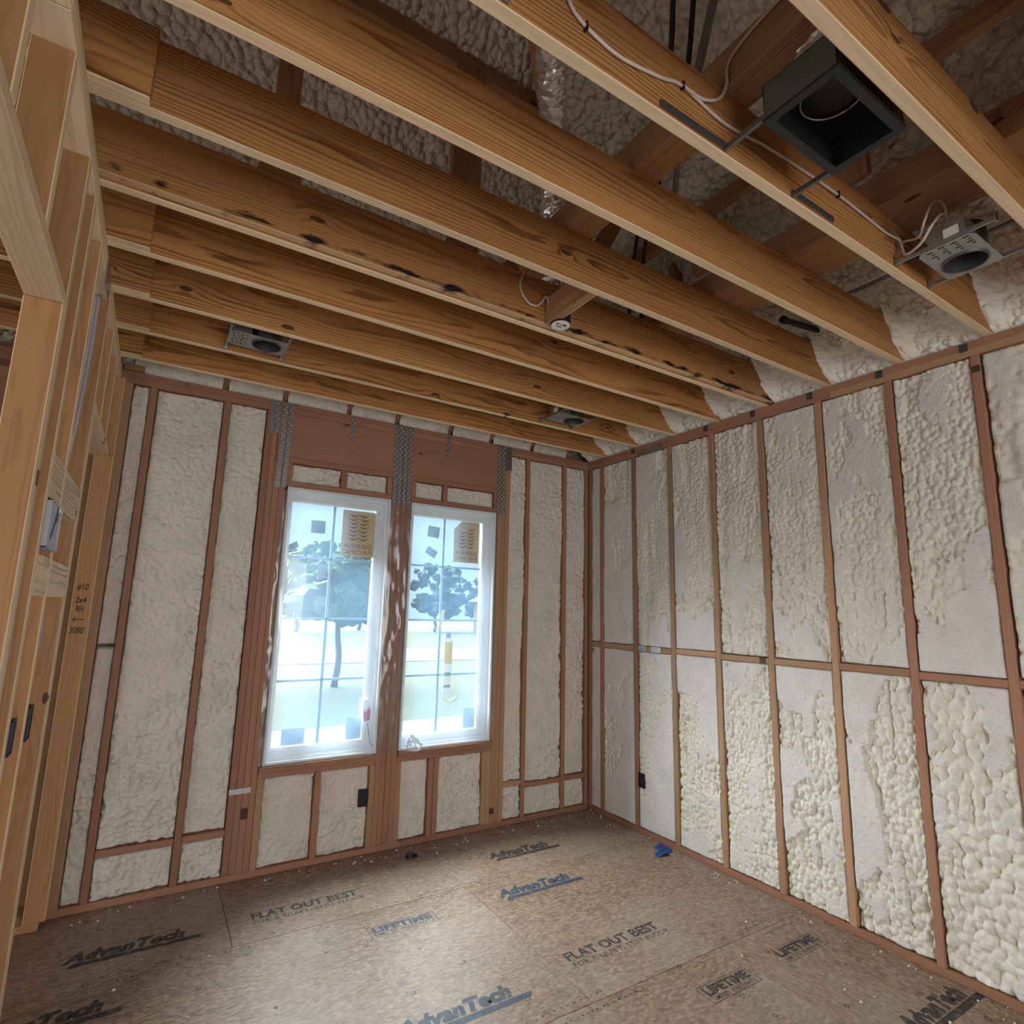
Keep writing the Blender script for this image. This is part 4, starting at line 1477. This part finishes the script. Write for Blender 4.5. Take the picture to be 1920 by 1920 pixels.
# cables
YF = -3.129
o = tube('white_cable', [(-2.70, YF, 3.30), (-2.662, YF, 3.223), (-2.618, YF, 3.178), (-2.488, YF, 3.151), (-2.325, YF, 3.179), (-2.235, YF, 3.203), (-2.044, YF, 3.177), (-1.795, YF, 3.206), (-1.403, YF, 3.219), (-1.054, YF, 3.205), (-0.96, YF - 0.01, 3.20),
                         (-0.99, -3.165, 3.11), (-1.04, -3.24, 3.095), (-1.06, -3.285, 3.13), (-1.0, -3.30, 3.20), (-0.945, -3.30, 3.215), (-0.93, -3.30, 3.176)], 0.0052, 'cable_w', None, 8, 0.02)
for x, z in ((-2.60, 3.17), (-2.235, 3.203), (-1.40, 3.219)):
    bm = bmesh.new(); add_box(bm, (x - 0.003, YF - 0.008, z - 0.012), (x + 0.003, YF + 0.004, z + 0.012)); bm_obj('staple', bm, 'black', o)
tag(o, 'white electric cable stapled along a joist and looping to a light housing', 'cable')
o = tube('white_cable', [(-2.235, YF - 0.004, 3.199), (-2.15, YF - 0.006, 3.20), (-2.085, YF - 0.012, 3.235), (-2.05, YF - 0.016, 3.30), (-2.042, -3.17, 3.40), (-2.042, -3.4, 3.44), (-2.042, -3.9, 3.44)], 0.0050, 'cable_w', None, 8, 0.02)
tag(o, 'white electric cable branching off onto the side of the strongback', 'cable')
o = tube('white_cable', [(-0.95, -3.14, 3.195), (-1.0, -3.22, 3.15), (-1.075, -3.27, 3.15), (-1.04, -3.28, 3.22), (-0.97, -3.285, 3.285), (-0.905, -3.285, 3.285), (-0.895, -3.285, 3.22), (-0.91, -3.285, 3.176)], 0.0046, 'cable_w', None, 8, 0.02)
tag(o, 'thin white cable making the higher loop over a light housing', 'cable')
o = tube('yellow_cable', [(-3.68, -0.264, 3.235), (-3.50, -0.264, 3.19), (-3.10, -0.264, 3.185), (-2.63, -0.264, 3.222), (-2.275, -0.264, 3.145), (-1.953, -0.264, 3.149), (-1.514, -0.264, 3.205), (-1.02, -0.264, 3.214), (-0.406, -0.264, 3.214)], 0.0055, 'cable_y', None, 8, 0.03)
tag(o, 'yellow electric cable running along the joist closest to the windows', 'cable')
o = tube('white_cable', [(-2.0, -1.925, 3.34), (-2.03, -1.93, 3.24), (-1.99, -1.94, 3.16), (-1.93, -1.945, 3.16), (-1.885, -1.95, 3.22), (-1.872, -1.96, 3.15), (-1.845, -1.975, 3.115)], 0.0052, 'cable_w', None, 8, 0.015)
tag(o, 'short white cable looping down to the round ceiling box', 'cable')

# plumbing bits by the eave
o = tube('vent_pipe', [(-0.473, -2.328, 3.36), (-0.26, -2.36, 3.36), (-0.06, -2.39, 3.36)], 0.017, 'black', None, 14)
bm = bmesh.new(); add_cyl(bm, (-0.473, -2.328, 3.36), 0.022, 0.03, 16, 'X'); bm_obj('cap', bm, 'black', o)
tag(o, 'short black capped pipe sticking out of the eave foam', 'pipe')
o = tube('steel_rod', [(-0.452, -2.50, 3.36), (-0.45, -2.8, 3.36), (-0.45, -3.12, 3.36), (-0.45, -3.52, 3.36)], 0.010, 'steel_dk', None, 10)
tag(o, 'grey metal conduit crossing the joists over the eave foam', 'conduit')


# wall boxes
def wall_box(name, org, uvec, nvec, w, h, d, mat, label, cover=None):
    """open electrical box: back and four sides, with wires inside"""
    t = empty(name, org)
    u = np.array(uvec, float); nn = np.array(nvec, float); z = np.array([0, 0, 1.0])
    S = lambda a, b_, c: tuple(u * a + nn * b_ + z * c)

    def bx_(bm, a, c):
        p = np.array([S(*a), S(*c)])
        add_box(bm, p.min(0), p.max(0))
    bm = bmesh.new()
    th = 0.003
    bx_(bm, (-w / 2, -d, 0), (-w / 2 + th, 0, h)); bx_(bm, (w / 2 - th, -d, 0), (w / 2, 0, h))
    bx_(bm, (-w / 2, -d, 0), (w / 2, 0, th)); bx_(bm, (-w / 2, -d, h - th), (w / 2, 0, h)); bx_(bm, (-w / 2, -d, 0), (w / 2, -d + th, h))
    bm_obj('shell', bm, mat, t)
    if not cover:
        bm = bmesh.new(); bx_(bm, (-w / 2 + th, -0.0065, th), (w / 2 - th, -0.004, h - th)); bm_obj('dark_insert', bm, 'black', t)
    if cover:
        bm = bmesh.new(); bx_(bm, (-w / 2 + th, -0.008, th), (w / 2 - th, -0.005, h - th)); bm_obj('cover', bm, cover, t)
    else:
        tube('wire', [S(-w * 0.2, -d * 0.7, h * 0.9), S(0.0, -d * 0.25, h * 0.6), S(w * 0.2, -d * 0.3, h * 0.35), S(-w * 0.1, -d * 0.5, h * 0.2)], 0.003, 'cable_g', t, 6, 0.01)
    tag(t, label, 'electrical box')
    return t


wall_box('outlet_box', (-2.002, -0.006, 0.310), (1, 0, 0), (0, -1, 0), 0.062, 0.110, 0.05, 'black', 'black outlet box below the left window against the middle post')
wall_box('outlet_box', (-0.005, -0.650, 0.335), (0, 1, 0), (-1, 0, 0), 0.062, 0.105, 0.07, 'black', 'black outlet box set in the shaved foam by the corner')
sb = wall_box('switch_box', (XL + 0.012, -1.735, 1.826), (0, 1, 0), (1, 0, 0), 0.235, 0.150, 0.07, 'box_blue', 'wide grey blue switch box with blue tape mark between partition studs', cover='box_blue')
V = [(-0.03, 0.04), (0.0, 0.075), (0.045, 0.14), (0.055, 0.115), (0.075, 0.105), (0.03, 0.085), (0.005, 0.05), (-0.025, 0.03)]
bm = bmesh.new()
vs = [bm.verts.new((-0.0035, a, c)) for a, c in V]
bm.faces.new(vs)
for f in list(bm.faces):
    f.normal_flip()
bmesh.ops.triangulate(bm, faces=list(bm.faces))
o = bm_obj('tape_mark', bm, 'tape', sb)
o.location = (0.0, 0, 0)
bm = bmesh.new(); add_box(bm, (-0.002, 0.05, 0.128), (0.0015, 0.117, 0.146)); bm_obj('tab', bm, 'white_pl', sb)
wall_box('outlet_box', (XL + 0.006, -1.535, 1.200), (0, 1, 0), (1, 0, 0), 0.07, 0.11, 0.06, 'black', 'black box low on the partition under the grey cables')
wall_box('outlet_box', (XL + 0.006, -1.835, 1.215), (0, 1, 0), (1, 0, 0), 0.06, 0.10, 0.06, 'black', 'black box low on the partition beside the wide door stud')
# cable bundle in the partition
for k, (dx, dy) in enumerate(((0, 0), (-0.012, 0.012), (-0.004, 0.022), (-0.018, 0.030))):
    o = tube('grey_cable', [(-3.735 + dx, -1.150 + dy * 0.3, TP), (-3.735 + dx, -1.145 + dy * 0.4, 2.70), (-3.740 + dx, -1.175 + dy, 2.40), (-3.756 + dx * 0.3, -1.165 + dy * 0.5 - 0.01 * k, 2.14), (-3.752 + dx * 0.3, -1.19 + dy * 0.3, 1.90),
                            (-3.752 + dx * 0.3, -1.21 + dy * 0.3, 1.70), (-3.735 + dx, -1.28 + dy, 1.52), (-3.735 + dx, -1.42 + dy, 1.36), (-3.737 + dx, -1.50 + dy, 1.30)], 0.0055, 'cable_g', None, 8, 0.03)
    tag(o, 'grey electric cable in the bundle running down inside the partition', 'cable', 'grey cables in the partition')

o = tube('yellow_cable', [(-3.742, -1.918, TP), (-3.742, -1.913, 2.6), (-3.744, -1.916, 2.2), (-3.744, -1.912, 1.99)], 0.0055, 'cable_y', None, 8, 0.03)
tag(o, 'yellow electric cable running down a partition stud to the switch box', 'cable')

# window odds and ends
t = empty('hanging_tag', (-2.000, 0.035, 0.860))
bm = bmesh.new()
for k, (a, c) in enumerate(((0.0, 0.018), (0.03, 0.030), (0.11, 0.028), (0.15, 0.016))):
    pass
pts = [(-0.022, 0.0), (0.006, -0.006), (0.028, 0.02), (0.026, 0.09), (0.010, 0.155), (-0.028, 0.150), (-0.032, 0.06)]
vs = [bm.verts.new((a, 0.0, c)) for a, c in pts]
f = bm.faces.new(vs)
r_ = bmesh.ops.extrude_face_region(bm, geom=[f])
for v in r_['geom']:
    if isinstance(v, bmesh.types.BMVert):
        v.co.y += 0.006
bm_obj('pouch', bm, 'white_pl', t)
bm = bmesh.new()
vs = [bm.verts.new((a, -0.0015, c)) for a, c in ((-0.020, 0.008), (0.022, 0.012), (0.024, 0.075), (0.010, 0.100), (-0.006, 0.070), (-0.026, 0.085))]
bm.faces.new(vs)
bm_obj('red_print', bm, 'red', t)
tube('string', [(0.005, 0.003, 0.0), (0.02, 0.0, -0.06), (0.03, -0.01, -0.13), (0.055, -0.02, -0.17)], 0.0018, 'marker', t, 6, 0.01)
tag(t, 'white and red packet hanging by a string on the left window jamb', 'tag')

rr = np.random.default_rng(3)
bm = bmesh.new()
g = bmesh.ops.create_icosphere(bm, subdivisions=3, radius=1.0)
for v in bm.verts:
    c = np.array(v.co)
    k = 0.72 + 0.56 * rr.random()
    zz = max(0.0, (c[2] + 1) * 0.5)
    taper = 1.25 - 1.1 * zz ** 0.8
    v.co = Vector((c[0] * 0.072 * k * taper + 0.035 * (1 - zz), c[1] * 0.036 * k * taper, zz * 0.125 * (0.9 + 0.2 * rr.random())))
bag = bm_obj('plastic_bag', bm, 'film', None, False)
bag.location = (-1.690, -0.060, 0.6485)
bag.data.materials.clear()
mbag, nb, lb_, bb = new_mat('crumpled_clear_bag')
nb.remove(bb)
tr_ = N(nb, 'ShaderNodeBsdfTransparent'); df_ = N(nb, 'ShaderNodeBsdfDiffuse'); df_.inputs[0].default_value = (0.62, 0.72, 0.80, 1)
gl_ = N(nb, 'ShaderNodeBsdfGlossy'); gl_.inputs['Roughness'].default_value = 0.15
ma, mb_ = N(nb, 'ShaderNodeMixShader'), N(nb, 'ShaderNodeMixShader')
ma.inputs[0].default_value = 0.35; mb_.inputs[0].default_value = 0.18
lb_.new(tr_.outputs[0], ma.inputs[1]); lb_.new(df_.outputs[0], ma.inputs[2]); lb_.new(ma.outputs[0], mb_.inputs[1]); lb_.new(gl_.outputs[0], mb_.inputs[2]); lb_.new(mb_.outputs[0], nb['Material Output'].inputs[0])
bag.data.materials.append(mbag)
tag(bag, 'crumpled clear plastic bag on the sill of the right window', 'bag')

# floor litter
bm = bmesh.new()
nx, ny = 14, 9
for i in range(nx):
    for j in range(ny):
        a, c = i / (nx - 1), j / (ny - 1)
        bm.verts.new((a * 0.17 - 0.085 + 0.02 * math.sin(c * 5), c * 0.10 - 0.05 + 0.018 * math.sin(a * 7), 0.002 + 0.016 * abs(math.sin(a * 6.1 + c * 3)) * math.sin(math.pi * c)))
bm.verts.ensure_lookup_table()
for i in range(nx - 1):
    for j in range(ny - 1):
        bm.faces.new([bm.verts[i * ny + j], bm.verts[(i + 1) * ny + j], bm.verts[(i + 1) * ny + j + 1], bm.verts[i * ny + j + 1]])
o = bm_obj('blue_plastic_scrap', bm, 'tape', None, False)
o.location = (-0.105, -0.960, 0.0)
o.rotation_euler = (0, 0, 0.9)
so = o.modifiers.new('thick', 'SOLIDIFY'); so.thickness = 0.0015; so.offset = 1
tag(o, 'crumpled blue plastic scrap on the floor beside the foam wall', 'scrap')
t = empty('black_cap', (-1.712, -0.190, 0.0))
bm = bmesh.new(); add_cyl(bm, (0, 0, 0.014), 0.030, 0.028, 24, r2=0.024); bm_obj('rim', bm, 'black', t)
bm = bmesh.new(); add_cyl(bm, (0.03, 0.0, 0.004), 0.026, 0.008, 20); bm_obj('lip', bm, 'rubber', t)
tag(t, 'small black plastic cap on the floor below the post between the windows', 'cap')

rr = np.random.default_rng(21)
bm = bmesh.new()
for k in range(420):
    u = rr.random()
    if u < 0.25:
        x, y = -rr.random() * 0.12 - 0.005, -rr.random() * 3.2
    elif u < 0.45:
        x, y = -rr.random() * 3.6, -rr.random() * 0.15 - 0.005
    else:
        x, y = -rr.random() * 3.5 - 0.05, -rr.random() * 3.0 - 0.1
    s = 0.0018 + 0.0045 * rr.random() ** 3
    g = bmesh.ops.create_icosphere(bm, subdivisions=1, radius=s)
    for v in g['verts']:
        v.co = Vector((v.co.x * (1 + rr.random() * 0.8) + x, v.co.y + y, max(v.co.z + s * 0.7, 0.0)))
o = bm_obj('foam_crumbs', bm, 'foam', None)
o['kind'] = 'stuff'
tag(o, 'white foam crumbs scattered over the strand board floor', 'debris')

# ================================================================== OUTSIDE
bm = bmesh.new(); add_box(bm, (-60, 0.5, -0.75), (60, 90, -0.55)); o = struct(bm_obj('lawn', bm, 'grass'))
bm = bmesh.new(); add_box(bm, (-40, 3.5, -0.56), (40, 7.0, -0.53)); o = struct(bm_obj('driveway', bm, 'concrete'))
bm = bmesh.new(); add_box(bm, (-60, 19, -0.56), (60, 26, -0.53)); o = struct(bm_obj('street', bm, 'concrete'))


def tree(name, loc, h, r, mat, label, trunk_h, group=None, seed=0, squash=0.8):
    t = empty(name, loc)
    rr = np.random.default_rng(seed)
    tube('trunk', [(0, 0, 0), (0.06 * h * 0.3, 0, trunk_h * 0.5), (0.0, 0.03, trunk_h), (0.1, 0.05, h * 0.7)], 0.035 * h * 0.5, 'bark', t, 10, 0.2,
         rfun=lambda i, k, an, c: 0.02 * h * (1.2 - 0.8 * c[2] / h))
    bm = bmesh.new()
    for k in range(130 if seed < 40 else 45):
        a, rad, zz = rr.random() * 6.28, r * math.sqrt(rr.random()) * 0.8, rr.random()
        c = Vector((rad * math.cos(a), rad * math.sin(a), trunk_h + (h - trunk_h) * (0.12 + 0.8 * zz)))
        s = r * ((0.09 if seed < 40 else 0.15) + 0.13 * rr.random()) * (1.15 - 0.5 * zz)
        g = bmesh.ops.create_icosphere(bm, subdivisions=2, radius=s)
        for v in g['verts']:
            d = v.co.normalized()
            k2 = 1 + 0.7 * (float(rr.random()) - 0.5)
            v.co = c + Vector((v.co.x * k2, v.co.y * k2, v.co.z * k2 * squash))
    bm_obj('crown', bm, mat, t)
    tag(t, label, 'tree', group)
    return t


tree('shade_tree', (1.2, 12.5, -0.55), 4.2, 1.7, 'leaf', 'leafy green tree outside the left window beyond the driveway', 1.6, seed=4)
for k in range(13):
    x = -6 + k * 6.6
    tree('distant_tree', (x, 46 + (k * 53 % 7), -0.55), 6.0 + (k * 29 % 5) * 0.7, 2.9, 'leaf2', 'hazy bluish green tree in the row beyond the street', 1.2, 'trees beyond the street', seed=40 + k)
t = empty('distant_house', (27.0, 40.0, -0.55))
bm = bmesh.new(); add_box(bm, (-5, -3, 0), (5, 3, 2.9)); bm_obj('wall', bm, 'house', t)
bm = bmesh.new()
vs = [bm.verts.new(c) for c in ((-5.5, -3.5, 2.9), (5.5, -3.5, 2.9), (5.5, 3.5, 2.9), (-5.5, 3.5, 2.9), (-3, 0, 5.0), (3, 0, 5.0))]
for f in ((0, 1, 5, 4), (1, 2, 5), (2, 3, 4, 5), (3, 0, 4), (3, 2, 1, 0)):
    bm.faces.new([vs[i] for i in f])
bm_obj('roof', bm, 'house_roof', t)
tag(t, 'pale house with a grey hip roof far across the street', 'house')
